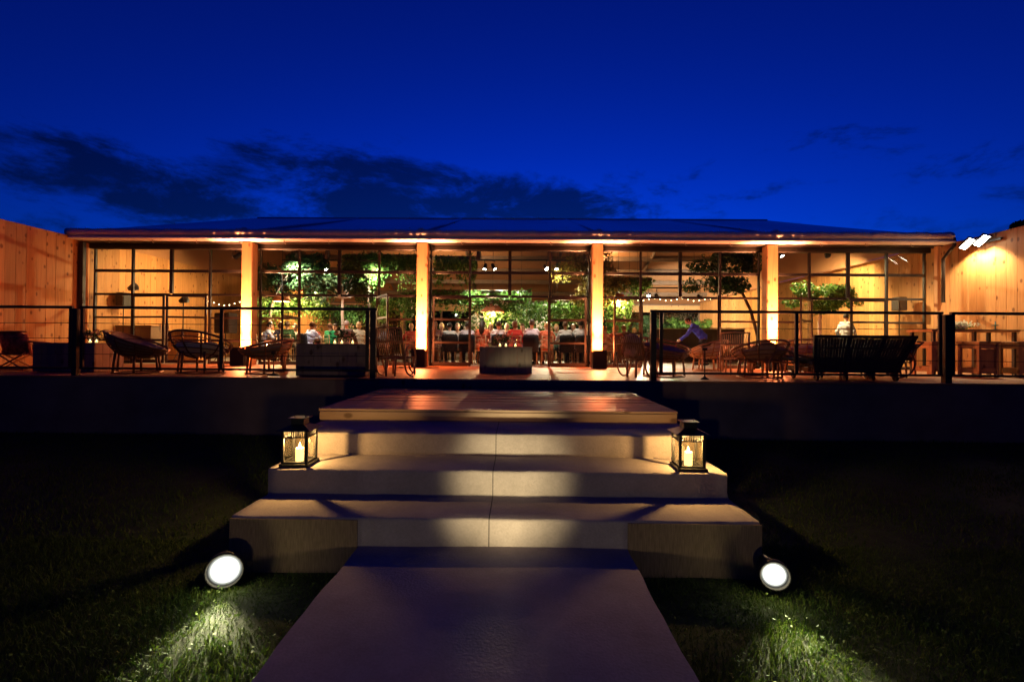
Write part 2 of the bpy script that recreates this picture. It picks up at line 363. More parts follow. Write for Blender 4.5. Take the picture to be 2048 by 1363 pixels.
# --- carpeted path
def carpet_sheet(name, x0, x1, y0, y1, z, mat, parent=None, nx=14, ny=40, thick=.03, seed=0):
    m = M(); r = random.Random(seed)
    for j in range(ny+1):
        wob = .006*math.sin(j*.7+seed)+.004*math.sin(j*1.9)
        for i in range(nx+1):
            x = x0+(x1-x0)*i/nx + (wob if i in (0, nx) else 0); y = y0+(y1-y0)*j/ny
            m.v.append((x, y, z+.004*math.sin(x*3+y*2.1)+.003*math.sin(y*5.3+x)))
    for j in range(ny):
        for i in range(nx): a = j*(nx+1)+i; m.f.append((a, a+1, a+nx+2, a+nx+1))
    k = len(m.v)
    for j in range(ny+1):                                     # side skirts
        for i in (0, nx):
            x, y, zz = m.v[j*(nx+1)+i]; m.v.append((x, y, zz-.24))
    for j in range(ny):
        a, b = j*(nx+1), (j+1)*(nx+1); m.f.append((a, b, k+2*(j+1), k+2*j)); m.f.append((a+nx, k+2*j+1, k+2*j+3, b+nx))
    return m.build(name, mat, parent, smooth=False)
struct(carpet_sheet('path', -1.256, .877, -2.5, 3.676, -.983, CARPET))

# --- steps: each tread and riser a carpet-wrapped block with rounded nose and coved inner corner
ST = thing('entrance_steps', 'carpeted grey entrance steps with wooden landing leading up to the terrace', 'steps', (0, 0, 0))
XO0, XO1 = -2.3, 1.93
def step_block(name, x0, x1, yf, yb, zt, zb, mat, seed, cove=.05, nose=.022, endround=.03):
    """profile from the foot of the riser over the nose to the back of the tread, swept in x"""
    prof = [(yf, zb), (yf, (zb+zt)/2), (yf, zt-nose)]
    for k in range(1, 5):
        a = math.pi/2*k/4; prof.append((yf+nose-nose*math.cos(a), zt-nose+nose*math.sin(a)))
    for k in range(1, 5): prof.append((yf+nose+(yb-cove-yf-nose)*k/4, zt))
    for k in range(1, 6):
        a = math.pi/2*k/5; prof.append((yb-cove+cove*math.sin(a), zt+cove-cove*math.cos(a)))
    m = M(); nx = 40
    for i in range(nx+1):
        t = i/nx; x = x0+(x1-x0)*t
        for j, (y, z) in enumerate(prof):
            wv = .002*math.sin(x*9+seed)+.0016*math.sin(x*23+seed*2)
            e = 0
            d = min(abs(x-XO0), abs(XO1-x))
            if d < endround and j < 8: e = endround*.5*(1-d/endround)
            m.v.append((x, y+(wv*.6 if 1 <= j <= 7 else 0)+e, z+(wv if 3 <= j <= 9 else .003*math.sin(x*5+j))))
    p = len(prof)
    for i in range(nx):
        for j in range(p-1): a = i*p+j; m.f.append((a, a+p, a+p+1, a+1))
    for i in (0, nx):                                          # end caps
        b = len(m.v); x = m.v[i*p][0]; m.v += [(x, yb, zb)]
        for j in range(p-1): m.f.append((i*p+j, i*p+j+1, b))
    return m.build(name, mat, ST, smooth=True)
SEAMM = pm('seam_thread', (.07, .06, .06), .95); SEAM = -.215; HG = .0025
for nm, x0, x1, yf, yb, zt, zb in (('tread', -2.28, 1.93, 3.673, 4.25, -.763, -1.25), ('tread', -2.29, 1.92, 4.225, 4.82, -.534, -.80), ('tread', -2.33, 1.95, 4.795, 5.72, -.306, -.56)):
    step_block(nm, x0, x1, yf, yb, zt, zb, CARPET, 1.0+yf); step_block('seam', SEAM-.004, SEAM+.004, yf-.002, yb-.002, zt+.002, zb+.02, SEAMM, 1.0+yf)
for x0, x1 in ((-2.285, -1.262), (.884, 1.935)):               # hessian faces of the lowest step
    M().box(x0, 3.660, -1.2, x1, 3.671, -.778).build('hessian_panel', HESSIAN, ST)
# wooden landing
y0, y1, nb = 5.60, 8.33, 19; pw = (y1-y0)/nb
for i in range(nb):
    ya = y0+i*pw; xo = random.uniform(-.006, .006)
    M().box(-2.42+xo, ya+.006, -.195, 1.95+xo, ya+pw-.006, -.167+random.uniform(-.004, .003)).build('plank', W_PLAT, ST, bevel=.003)
M().box(-2.40, 5.585, -.305, 1.93, 5.612, -.198).build('fascia_board', W_PLAT, ST, bevel=.004)
M().box(-2.38, 5.64, -1.0, 1.91, 8.3, -.2).build('landing_base', CONC, ST)
M().box(-2.50, 8.315, -.16, 1.99, 8.343, -.012).build('riser_board', W_BOX, ST, bevel=.003)

# --- terrace
TE = struct(M().box(-15, 8.35, -1.2, 15, 31.5, -.035).build('terrace', CONC))
dx = 24.8/10
pan = M().box(0, 0, -.03, dx-.006, 1.244, 0).mesh('deck_panel', bevel=.003); pan.materials.append(W_DECK)
for j in range(4):
    for i in range(10): inst('deck_panel', pan, TE, (-12.6+i*dx, 8.352+j*1.25, random.uniform(-.0015, .0015)))
M().box(-15, 8.33, -.03, -12.61, 13.36, -.001).build('deck_edge', CONC, TE); M().box(12.21, 8.33, -.03, 15, 13.36, -.001).build('deck_edge', CONC, TE)
M().box(-12.6, 13.36, -.03, 12.2, 31.2, -.004).build('inner_floor', FLOORI, TE)

# --- long plank walls (outside and inside the pavilion)
plk = M().box(-.016, 0, -.02, .016, .247, 3.6).mesh('plank', bevel=.004); plk.materials.append(W_PLANK)
for xw, lab in ((-12.62, 'long wall of knotty vertical pine planks at the left of the terrace'), (12.22, 'long wall of knotty vertical pine planks under the white floodlight, right')):
    T = thing('plank_wall', lab, 'wall', (xw, 8.4, 0))
    s = 1 if xw > 0 else -1
    for i in range(91): inst('plank', plk, T, (random.uniform(-.003, .003), i*.25, random.uniform(-.004, .004)))
    M().box(.02*s, 0, 2.2, .08*s, 22.7, 2.3).build('batten', W_FURN, T); M().box(.02*s, 0, .5, .08*s, 22.7, .6).build('batten', W_FURN, T)

# ================================================================== the pavilion
PV = thing('glass_pavilion', 'long low glazed pavilion with canvas roof and timber columns lit from below', 'building', (0, 13.35, 0))
def pv(m, name, mat, smooth=False, bevel=0, parent=None):     # build in world coordinates, then hang under the pavilion
    for i, q in enumerate(m.v): m.v[i] = (q[0], q[1]-13.35, q[2])
    return m.build(name, mat, parent or PV, smooth, bevel)
XL, XR, XW = -12.58, 11.85, 12.19
COLX = [-7.72, -2.72, 2.25, 7.15]
RY, RZ, EY, EZ, BY = 22.2, 6.70, 12.86, 3.74, 31.4
xb = [XL-.1] + COLX + [XR+.08]
# roof: five canvas panels a side with sagging seams
ROOF = None
for side in (0, 1):
    for b in range(5):
        m = M(); nx, ny = 10, 10; x0, x1 = xb[b], xb[b+1]
        for j in range(ny+1):
            t = j/ny; y = EY+(RY-EY)*t if side == 0 else BY+(RY-BY)*t; z = EZ+(RZ-EZ)*t
            for i in range(nx+1):
                u = i/nx; sag = -.10*math.sin(math.pi*u)*math.sin(math.pi*min(t*1.05, 1))-.035*math.sin(math.pi*u*3+b)*math.sin(math.pi*t)
                m.v.append((x0+(x1-x0)*u, y, z+sag))
        for j in range(ny):
            for i in range(nx): a = j*(nx+1)+i; m.f.append((a, a+1, a+nx+2, a+nx+1))
        p = pv(m, 'roof_panel', CANVAS, True)
for xx_ in xb[1:-1]:
    m = M().tube([(xx_, EY, EZ+.01), (xx_, (EY+RY)/2, (EZ+RZ)/2+.012), (xx_, RY, RZ+.012)], .035, 6); pv(m, 'roof_seam', CANVAS, True)
m = M().tube([(XL-.1, RY, RZ), (XR+.08, RY, RZ)], .05, 6); pv(m, 'ridge', CANVAS, True)
for xe in (XL-.06, XR+.05):                                     # gable ends over the plank walls
    m = M(); m.quad((xe, EY+.2, 3.58), (xe, BY, 3.58), (xe, BY, EZ-.06), (xe, RY, RZ-.1), (xe, EY+.2, EZ-.06)); pv(m, 'gable', LINER)
# rolled canvas gutter with lashings and puckers at the columns
for b in range(5):
    m = M(); n = 60; pts = []; rr = []
    for i in range(n+1):
        u = i/n; x = xb[b]+(xb[b+1]-xb[b])*u
        pts.append((x, EY-.05, 3.70+.006*math.sin(x*7))); rr.append(.115+.008*math.sin(x*31)+.006*math.sin(x*57+b)+(.012 if min(i, n-i) < 2 else 0))
    m.tube(pts, rr, 12); pv(m, 'canvas_roll', PVC, True)
for xx_ in xb[1:-1]:
    m = M().sph((xx_, EY+.02, 3.81), (.13, .09, .07), 12, 8, fn=lambda d: 1+.12*math.sin(d.x*9+d.z*7)); pv(m, 'roll_knot', PVC, True)
pv(M().box(XL, 12.695, 3.52, XR+.1, 13.06, 3.575), 'eave_beam', PVC, bevel=.01)
pv(M().box(XL, 13.061, 3.501, XR+.1, 13.42, 3.57), 'soffit', FRAME)
for xh in np.arange(-11.6, 12, 1.25):
    z = 3.52; pv(M().tube([(xh, 12.9, z), (xh+.01, 12.89, z-.07), (xh+.035, 12.88, z-.10), (xh+.06, 12.88, z-.07)], .008, 5), 'hook', GALV, True)
pv(M().box(XL, 13.33, 3.36, XR, 13.46, 3.499), 'header_beam', FRAME, bevel=.01)
for x in COLX: pv(M().box(x-.15, 13.0, 0, x+.15, 13.3, 3.498), 'column', W_COL, bevel=.012)
pv(M().box(XR-.12, 13.0, 0, XR-.02, 13.12, 3.49), 'corner_post', W_COL, bevel=.01)
pv(M().box(XL+.02, 13.0, 0, XL+.14, 13.12, 3.49), 'corner_post', FRAME, bevel=.01)
# downpipe at the right end
pv(M().tube([(XR+.12, 12.78, 3.66), (XR+.12, 12.76, 3.45), (XR+.02, 12.8, 3.3), (XR-.06, 12.9, 3.1), (XR-.06, 12.9, 1.9)], .045, 8), 'downpipe', FRAME, True)
# glazed bays and doors
ROWS = [.02, .68, 1.35, 2.03, 2.72, 3.38]
def pane(x0, z0, x1, z1, parent, y=0.0):
    m = M(); m.box(x0, y-.003, z0, x1, y+.003, z1); return m.build('pane', GLASS, parent)
def bay(xa, xb_, openl, openr):
    wv = (xb_-xa)/4; vs = [xa+wv*i for i in range(5)]
    y = 13.40-13.35
    fr = M()
    for i, x in enumerate(vs):
        hw = .05 if i in (0, 4) else (.045 if i == 2 else .03)
        zlo = 2.06 if i == 2 else 0
        fr.box(max(x-hw, xa), y-.035, zlo, min(x+hw, xb_), y+.035, 3.36)
    for k, z in enumerate(ROWS):
        if k in (1, 2):
            for s in (0, 3): fr.box(vs[s]+.05, y-.025, z-.028, vs[s+1]-.045, y+.025, z+.028)
        elif k >= 3:
            hh = .04 if k == 4 else .03
            for s in range(4): fr.box(vs[s]+.046, y-.03, z-hh, vs[s+1]-.046, y+.03, min(z+hh, 3.359))
        else:
            for s in (0, 3): fr.box(vs[s]+.05, y-.03, 0, vs[s+1]-.045, y+.03, .09)
    f = fr.build('window_frame', FRAME, PV, bevel=.004)
    for s in range(4):
        for k in range(5):
            if k < 3 and s in (1, 2): continue
            pane(vs[s]+.03, ROWS[k]+.028, vs[s+1]-.03, ROWS[k+1]-.028, f, y)
    for s, ang, hx in ((1, openl, vs[1]+.05), (-1, openr, vs[3]-.05)):
        wd = wv-.06; d = M()
        d.box(0, -.022, .03, s*.055, .022, 2.0); d.box(s*(wd-.055), -.022, .03, s*wd, .022, 2.0)
        for z in (.03, .66, 1.33, 1.945): d.box(s*.057, -.02, z, s*(wd-.057), .02, z+(.09 if z < .1 else .055))
        do = d.build('door', FRAME, PV, bevel=.004); do.location = (hx, y-.06, 0); do.rotation_euler = (0, 0, -s*R(ang))
        for a, b in ((.12, .66), (.715, 1.33), (1.385, 1.945)): pane(s*.055, a, s*(wd-.055), b, do)
        M().cyl((s*(wd-.09), -.045, .95), (s*(wd-.09), -.045, 1.15), .012, n=6).build('door_handle', GALV, do)
bay(XL+.12, COLX[0]-.16, 9, 9)
bay(COLX[0]+.16, COLX[1]-.16, 88, 122)
bay(COLX[1]+.16, COLX[2]-.16, 174, 174)
bay(COLX[2]+.16, COLX[3]-.16, 150, 66)
bay(COLX[3]+.16, XR-.12, 137, 2)
# rear wall of the hall: posts, valance, panes on the night
for x in np.linspace(XL, XW, 11):
    pv(M().box(x-.07, 31.0, 0, x+.07, 31.14, 2.9), 'rear_post', BEAM)
pv(M().box(XL, 30.95, 2.9, XW, 31.2, 3.36), 'valance', W_FURN); pv(M().box(XL, 30.9, 3.361, XW, 31.2, 3.44), 'valance_rail', BEAM)
pv(M().box(XL, 31.0, 1.15, XW, 31.1, 1.22), 'rear_rail', BEAM); pv(M().box(XL, 31.0, 0, XW, 31.1, .10), 'rear_rail', BEAM)
xr_ = np.linspace(XL, XW, 11)
for i in range(10):
    for a, b in ((.10, 1.15), (1.22, 2.9)): m = M(); m.box(xr_[i]+.07, 31.06, a, xr_[i+1]-.07, 31.066, b); pv(m, 'rear_pane', GLASS)
# ceiling liner and beams
m = M(); m.quad((XL, 13.45, 3.56), (XW, 13.45, 3.56), (XW, RY, RZ-.45), (XL, RY, RZ-.45)); m.quad((XL, RY, RZ-.45), (XW, RY, RZ-.45), (XW, 31.2, 3.42), (XL, 31.2, 3.42)); pv(m, 'ceiling_liner', LINER)
for yb_ in (23.4, 24.8, 26.2, 27.6, 29.2):
    z = RZ-.45+(3.42-RZ+.45)*(yb_-RY)/(31.2-RY); pv(M().box(XL, yb_-.08, z-.26, XW, yb_+.08, z-.03), 'purlin', BEAM)
for x in COLX:
    pv(M().tube([(x, 22.3, RZ-.56), (x, 31.0, 3.40)], .09, 4), 'rafter', BEAM)
    pv(M().box(x-.11, 30.6, 0, x+.11, 30.85, 3.42), 'inner_post', W_FURN)
    pv(M().tube([(x, 13.5, 3.45), (x, 22.1, RZ-.56)], .08, 4), 'rafter', BEAM)
pv(M().box(XR+.04, 13.4, 3.54, XW+.03, 31.2, 3.57), 'edge_flashing', LINER)
pv(M().box(XL, 17.93, 4.95, XW, 18.05, 5.05), 'tie_beam', BEAM)
# ================================================================== lamps outside
WARM = (1, .50, .20)
def uplight(x, lab):
    T = thing('uplight_box', lab, 'uplight', (x, 12.72, 0), 0, 'uplights at the column feet')
    h = M(); 
    for a in ((-.19, -.14, 0, .19, -.12, .5), (-.19, .12, 0, .19, .14, .42), (-.19, -.119, 0, -.17, .119, .46), (.17, -.119, 0, .19, .119, .46), (-.169, -.119, .02, .169, .119, .04)): h.box(*a)
    h.build('housing', BLACK, T, bevel=.004)
    M().lathe([(.0, .30), (.09, .30), (.10, .27), (.06, .05)], 14, (0, .03, 0)).build('lamp_head', STEEL, T, True)
    M().lathe([(.0, .306), (.085, .306)], 14, (0, .03, 0)).build('lens', E_WARM, T)
    lamp('uplight_light', 'SPOT', (0, .02, .33), 800, (1, .28, .10), T, (0, .30, 3.4), .06, 90, 1.0)
    lamp('uplight_beam', 'SPOT', (0, .0, .34), 9000, (1, .35, .13), T, (0, .30, 2.4), .05, 40, 1.0)
    lamp('uplight_glow', 'POINT', (0, .08, .62), 300, (1, .22, .065), T, size=.08)
for x, wh in zip(COLX, ('leftmost column, beside the loudspeaker', 'column left of the central doors', 'column right of the central doors', 'rightmost timber column')):
    uplight(x, 'dark uplight box at the foot of the ' + wh)
T = thing('uplight_box', 'small uplight at the foot of the corner post beside the right plank wall', 'uplight', (XR-.08, 12.8, 0), 0, 'uplights at the column feet')
M().box(-.1, -.1, 0, .1, .1, .22).build('housing', BLACK, T, bevel=.006); M().lathe([(0, .226), (.07, .226)], 12).build('lens', E_WARM, T)
lamp('uplight_light', 'SPOT', (0, .02, .26), 120, (1, .55, .27), T, (.02, .2, 3.2), .04, 70, .9)

# floodlight with two heads on the right wall
T = thing('floodlight', 'white double floodlight glaring at the top of the right plank wall', 'floodlight', (12.18, 12.2, 3.40))
M().box(-.06, -.5, -.03, 0, .5, .03).build('bracket', STEEL, T, bevel=.004)
for yy_ in (-.19, .19):
    rot = Matrix.Rotation(R(-34), 3, 'X') @ Matrix.Rotation(R(30), 3, 'Y')
    hd = M().obox((-.22, yy_, .03), (.2, .36, .07), rot).build('lamp_head', STEEL, T, bevel=.01)
    c = Vector((-.22, yy_, .03)) + rot @ Vector((0, 0, -.038)); M().obox(c, (.13, .335, .004), rot).build('led_panel', E_FLOOD, T)
    M().tube([(-.05, yy_, 0), (-.13, yy_, .06), (-.2, yy_, .06)], .015, 6).build('arm', STEEL, T)
    lamp('flood_light', 'SPOT', tuple(c + rot @ Vector((0, 0, -.03))), 420, (1, .72, .40), T, (-.12, yy_+.1, -2.5), .08, 118, .5)
# garden spotlights beside the steps
def garden_spot(loc, aim, lab, rad, power, grp='garden spotlights beside the steps', angle=62, soft=.06, color=(1, .9, .55)):
    T = thing('garden_spotlight', lab, 'spotlight', loc, 0, grp)
    d = (Vector(aim)-Vector(loc)).normalized(); q = d.to_track_quat('Z', 'Y').to_matrix()
    pr = [(.0, -.26), (.035, -.26), (.04, -.18), (.055, -.17), (.06, -.08), (rad*.9, -.03), (rad+.012, -.02), (rad+.012, .03), (rad, .03), (rad-.004, .0)]
    M().lathe(pr, 20, (0, 0, 0), q).build('housing', BLACK, T, True)
    M().lathe([(0, .012), (rad*.5, .008), (rad-.005, .0)], 20, (0, 0, 0), q).build('lens', lensmat(rad), T, True)
    zg = gz(loc[0], loc[1])-loc[2]
    b = -d*.14; M().tube([(b.x, b.y, b.z-.05), (b.x*.9, b.y, zg*.6), (b.x, b.y, zg-.06)], .012, 6).build('ground_spike', BLACK, T)
    M().tube([b+Vector((0, 0, -.05)), b+Vector((.0, .0, .03))], .02, 8).build('knuckle', STEEL, T)
    lamp('garden_light', 'SPOT', tuple(d*.05), power, color, T, tuple(d*2), soft, angle, .9)
    if grp: lamp('garden_halo', 'POINT', tuple(d*.10), 2.2, (1, .86, .5), T, size=.06)
    return T
garden_spot((-2.15, 3.40, -1.055), (-1.66, 2.2, -1.04), 'glaring garden spotlight on the lawn left of the steps', .118, 300)
garden_spot((1.885, 3.40, -1.035), (1.60, 2.2, -1.02), 'glaring garden spotlight on the lawn right of the steps', .095, 300)
T = garden_spot((-.32, -2.6, -.87), (-.06, 4.4, -.60), 'garden spotlight on the path behind the viewer shining on the risers', .07, 4600, None, 10, .16, (1, .80, .40))
lamp('garden_spill', 'SPOT', (0, .06, 0), 120, (1, .80, .52), T, (.0, 6, .3), .04, 84, 1.0)
# the photographer's tripod between that spotlight and the steps
T = thing('camera_tripod', 'black camera tripod standing on the path under the viewer', 'tripod', (0, -.12, -.975))
for a in (R(100), R(220), R(340)): M().tube([(.03*math.cos(a), .03*math.sin(a), 1.35), (.22*math.cos(a), .22*math.sin(a), .75), (.46*math.cos(a), .46*math.sin(a), .0)], [.018, .015, .011], 8).build('leg', BLACK, T)
M().cyl((0, 0, .95), (0, 0, 1.42), .016, n=8).build('centre_column', BLACK, T); M().sph((0, 0, 1.36), (.05, .05, .04)).build('collar', BLACK, T)

# lanterns on the second tread
def lantern(px, D, rz, lab):
    T = thing('candle_lantern', lab, 'lantern', (X(px, D), D, -.532), rz, 'lanterns on the steps')
    b = M().box(-.135, -.135, .012, .135, .135, .03)
    for sx in (-1, 1):
        for sy in (-1, 1): b.box(sx*.125-.012, sy*.125-.012, 0, sx*.125+.012, sy*.125+.012, .0115)
    b.build('base', BLACK, T, bevel=.002)
    for sx in (-1, 1):
        for sy in (-1, 1): M().box(sx*.11-.011, sy*.11-.011, .03, sx*.11+.011, sy*.11+.011, .34).build('stile', BLACK, T)
    for k in range(4):
        rot = Matrix.Rotation(k*math.pi/2, 3, 'Z')
        m = M().obox(rot @ Vector((0, .11, .276)), (.198, .012, .012), rot); m.obox(rot @ Vector((0, .11, .335)), (.198, .012, .012), rot); m.obox(rot @ Vector((0, .11, .04)), (.198, .012, .016), rot)
        for i in range(10): m.obox(rot @ Vector((-.09+i*.02, .11, .3055)), (.008, .008, .052), rot)
        m.obox(rot @ Vector((-.097, .11, .16)), (.008, .010, .25), rot); bnd = m.build('slotted_band', BLACK, T)
        g = M().obox(rot @ Vector((0, .110, .159)), (.196, .003, .222), rot); g.build('pane', GLASS_L, T)
    m = M(); a, c = .155, .06
    m.v += [(-a,-a,.342),(a,-a,.342),(a,a,.342),(-a,a,.342),(-c,-c,.385),(c,-c,.385),(c,c,.385),(-c,c,.385),(-a,-a,.337),(a,-a,.337),(a,a,.337),(-a,a,.337)]
    m.f += [(0,1,5,4),(1,2,6,5),(2,3,7,6),(3,0,4,7),(4,5,6,7),(8,11,10,9),(8,9,1,0),(9,10,2,1),(10,11,3,2),(11,8,0,3)]
    m.build('roof', BLACK, T)
    M().box(-.06, -.06, .386, .06, .06, .442).build('chimney', BLACK, T, bevel=.002)
    M().box(-.085, -.085, .443, .085, .085, .449).build('chimney_cap', BLACK, T)
    M().tube([(-.05, 0, .449), (-.05, 0, .47), (0, 0, .482), (.05, 0, .47), (.05, 0, .449)], .004, 5).build('handle_ring', BLACK, T)
    M().lathe([(0, .031), (.037, .031), (.038, .15), (.034, .158), (.02, .152), (0, .152)], 16).build('candle', WAX, T, True)
    M().lathe([(0, .155), (.008, .165), (.011, .178), (.006, .195), (.0, .212)], 8).build('flame', FLAME, T, True)
    lamp('candle_light', 'POINT', (0, 0, .226), 42, (1, .58, .19), T, size=.012)
lantern(600, 4.40, R(2), 'black metal candle lantern at the left end of the steps')
lantern(1376, 4.40, R(-2), 'black metal candle lantern at the right end of the steps')

# ================================================================== railings
YR = 8.44
def railing(xa, xb_, stiles, lab):
    T = thing('deck_railing', lab, 'railing', (0, YR, 0), 0, 'railings along the terrace edge')
    M().box(xa, -.03, 1.235, xb_, .03, 1.285).build('top_rail', STEEL, T, bevel=.006)
    M().box(xa, -.02, .115, xb_, .02, .155).build('bottom_rail', STEEL, T, bevel=.004)
    for x in stiles: M().box(x-.03, -.02, .156, x+.03, .02, 1.234).build('stile', STEEL, T, bevel=.004)
    for z in (.40, .69, .97):
        M().tube([(xa+.02+(xb_-xa-.04)*i/6, 0, z-.012*math.sin(math.pi*i/6)) for i in range(7)], .0055, 5).build('cable', STEEL, T)
        for x in (xa+.06, xb_-.06): M().cyl((x-.05, 0, z), (x+.05, 0, z), .010, n=6).build('cable_tensioner', STEEL, T)
def post(x, lab, wide=.09):
    o = M().box(-wide/2, -.05, 0, wide/2, .05, 1.232).build('railing_post', STEEL, None, bevel=.006, loc=(x, YR, 0)); tag(o, lab, 'post', 'railing posts')
railing(-13.6, -8.24, (-8.275,), 'dark cable railing running off to the left plank wall')
railing(-8.10, -2.58, (-8.06, -5.46, -2.76), 'dark cable railing in front of the left lounge chairs')
railing(2.42, 7.70, (2.62, 5.07, 7.655), 'dark cable railing in front of the right lounge chairs')
railing(7.84, 13.6, (7.885,), 'dark cable railing in front of the bar table, right')
post(-8.17, 'black railing post between the two left railings'); post(-2.645, 'black railing post beside the left top of the steps', .10)
post(2.475, 'black railing post beside the right top of the steps', .10); post(7.77, 'thick black railing post between the two right railings', .12)

# ================================================================== furniture on the terrace
def cube_table(x, y, wx, wy, h, lab):
    T = thing('cube_table', lab, 'low table', (x, y, 0), 0, 'solid cube tables on the terrace')
    n = max(4, round(wx/.16)); s = wx/n
    for i in range(n):
        for yy_ in (-wy/2, wy/2-.025): M().box(-wx/2+i*s+.001, yy_, .01, -wx/2+(i+1)*s-.001, yy_+.025, h-.028).build('plank', W_BOX, T, bevel=.003)
    n2 = max(3, round(wy/.16)); s2 = (wy-.052)/n2
    for i in range(n2):
        for xx_ in (-wx/2, wx/2-.025): M().box(xx_, -wy/2+.026+i*s2, .01, xx_+.025, -wy/2+.026+(i+1)*s2-.002, h-.028).build('plank', W_BOX, T, bevel=.003)
    for i in range(n2+1):
        s3 = wy/(n2+1); M().box(-wx/2-.004, -wy/2+i*s3+.001, h-.027, wx/2+.004, -wy/2+(i+1)*s3-.001, h).build('top_plank', W_BOX, T, bevel=.003)
    return T
cube_table(X(1012, 9.95), 10.25, 1.14, .6, .585, 'low solid wooden cube table in front of the central doors')
cube_table(X(661, 8.75), 9.1, 1.33, .75, .62, 'low solid wooden cube table behind the left railing end')
cube_table(X(122, 9.3), 9.6, 1.27, .7, .60, 'low solid wooden cube table beside the patterned wicker chair')

def bowl(s, t, a, b, zb, zf, zk):
    """papasan bowl: s 0 bottom to 1 rim, t angle; rim z runs from zf (front +y) to zk (back -y)"""
    zr = (zf+zk)/2 + (zf-zk)/2*math.sin(t); q = math.sin(s*math.pi/2)
    return Vector((a*math.cos(t)*q, b*math.sin(t)*q, zb+(zr-zb)*(1-math.cos(s*math.pi/2))))
def papasan(x, y, rz, lab, a=.58, b=.46, zf=.42, zk=.80, zb=.30, mat=None, cush=None, fat=.07, throw=None, cs=.78):
    T = thing('papasan_chair', lab, 'lounge chair', (x, y, 0), rz, 'round rattan lounge chairs on the terrace'); mat = mat or RATTAN
    cp = lambda s, n=32: [bowl(s, 2*math.pi*k/n, a, b, zb, zf, zk) for k in range(n)]
    M().tube(cp(1), .022, 7, True).build('rim', mat, T, True)
    for s in (.88, .74, .6, .42): M().tube(cp(s, 24), .011, 5, True).build('ring', mat, T, True)
    for k in range(10):
        t = 2*math.pi*(k+.5)/10; M().tube([bowl(s, t, a, b, zb, zf, zk) for s in (.12, .3, .5, .7, .85, 1)], .015, 6).build('rib', mat, T, True)
    for k in range(6):
        t = 2*math.pi*(k+.25)/6; p = bowl(.5, t, a, b, zb, zf, zk); q = Vector((math.cos(t)*a*.78, math.sin(t)*b*.78, .02))
        M().tube([p, (p+q)/2+Vector((0, 0, .02)), q], .022, 6).build('leg', mat, T, True)
    M().tube([(math.cos(2*math.pi*k/20)*a*.78, math.sin(2*math.pi*k/20)*b*.78, .025) for k in range(20)], .018, 6, True).build('base_ring', mat, T, True)
    m = M(); n, mm = 26, 8
    for lay in (0, 1):
        for i in range(mm+1):
            s = i/mm*cs
            for k in range(n):
                t = 2*math.pi*k/n; p = bowl(s, t, a*.96, b*.96, zb+.02, zf, zk)
                if lay: p = p + Vector((-p.x*.12, -p.y*.12, fat*1.3*(1-s**4)+fat*.35*math.sin(t*5+x)*s + fat*.3*math.sin(t*3+s*9)))
                m.v.append(tuple(p))
    for lay in (0, 1):
        o_ = lay*(mm+1)*n
        for i in range(mm):
            for k in range(n): l = (k+1) % n; m.f.append((o_+i*n+k, o_+i*n+l, o_+(i+1)*n+l, o_+(i+1)*n+k))
    for k in range(n):
        l = (k+1) % n; m.f.append((mm*n+k, mm*n+l, (2*mm+1)*n+l, (2*mm+1)*n+k))
    m.build('cushion', cush or CUSH, T, True)
    if throw:
        q = bowl(.75, throw, a, b, zb, zf, zk)
        o = M().sph(q+Vector((0, 0, .06)), (.2, .11, .09), 14, 9, fn=lambda d: 1+.22*math.sin(d.x*8+d.z*6+1)*math.sin(d.y*7)).build('throw', RED, T, True)
    return T
papasan(X(256, 9.0), 9.15, R(-70), 'dark rattan bowl chair with grey cushion, first right of the black railing post', .60, .50, .46, .84, mat=RATTAN_D, cs=.93)
papasan(X(383, 9.0), 9.2, R(170), 'wide rattan bowl chair with sheepskin and crumpled red throw', .60, .44, .86, .47, mat=RATTAN_D, cush=FUR, throw=R(-50), cs=.66)
papasan(X(520, 9.1), 9.3, R(100), 'low rattan bowl chair in front of the leftmost lit column', .56, .48, .48, .70, mat=RATTAN)
papasan(X(1335, 9.1), 9.35, R(-150), 'rattan bowl chair with pale sheepskin behind the right railing end', .56, .46, .50, .80, cush=FUR_P)
papasan(X(1418, 11.6), 11.7, R(35), 'pale rattan bowl chair heaped with white sheepskins', .52, .44, .42, .78, mat=RATTAN_L, cush=FUR, fat=.12)
papasan(X(1524, 9.2), 9.35, R(12), 'red-lit rattan bowl chair in front of the rightmost column', .56, .46, .44, .76, cush=FUR_P, fat=.1)
papasan(X(1612, 10.6), 10.8, R(160), 'rattan bowl chair with orange-lit sheepskin beside the dark daybed', .58, .46, .80, .44, mat=RATTAN_L, cush=FUR)

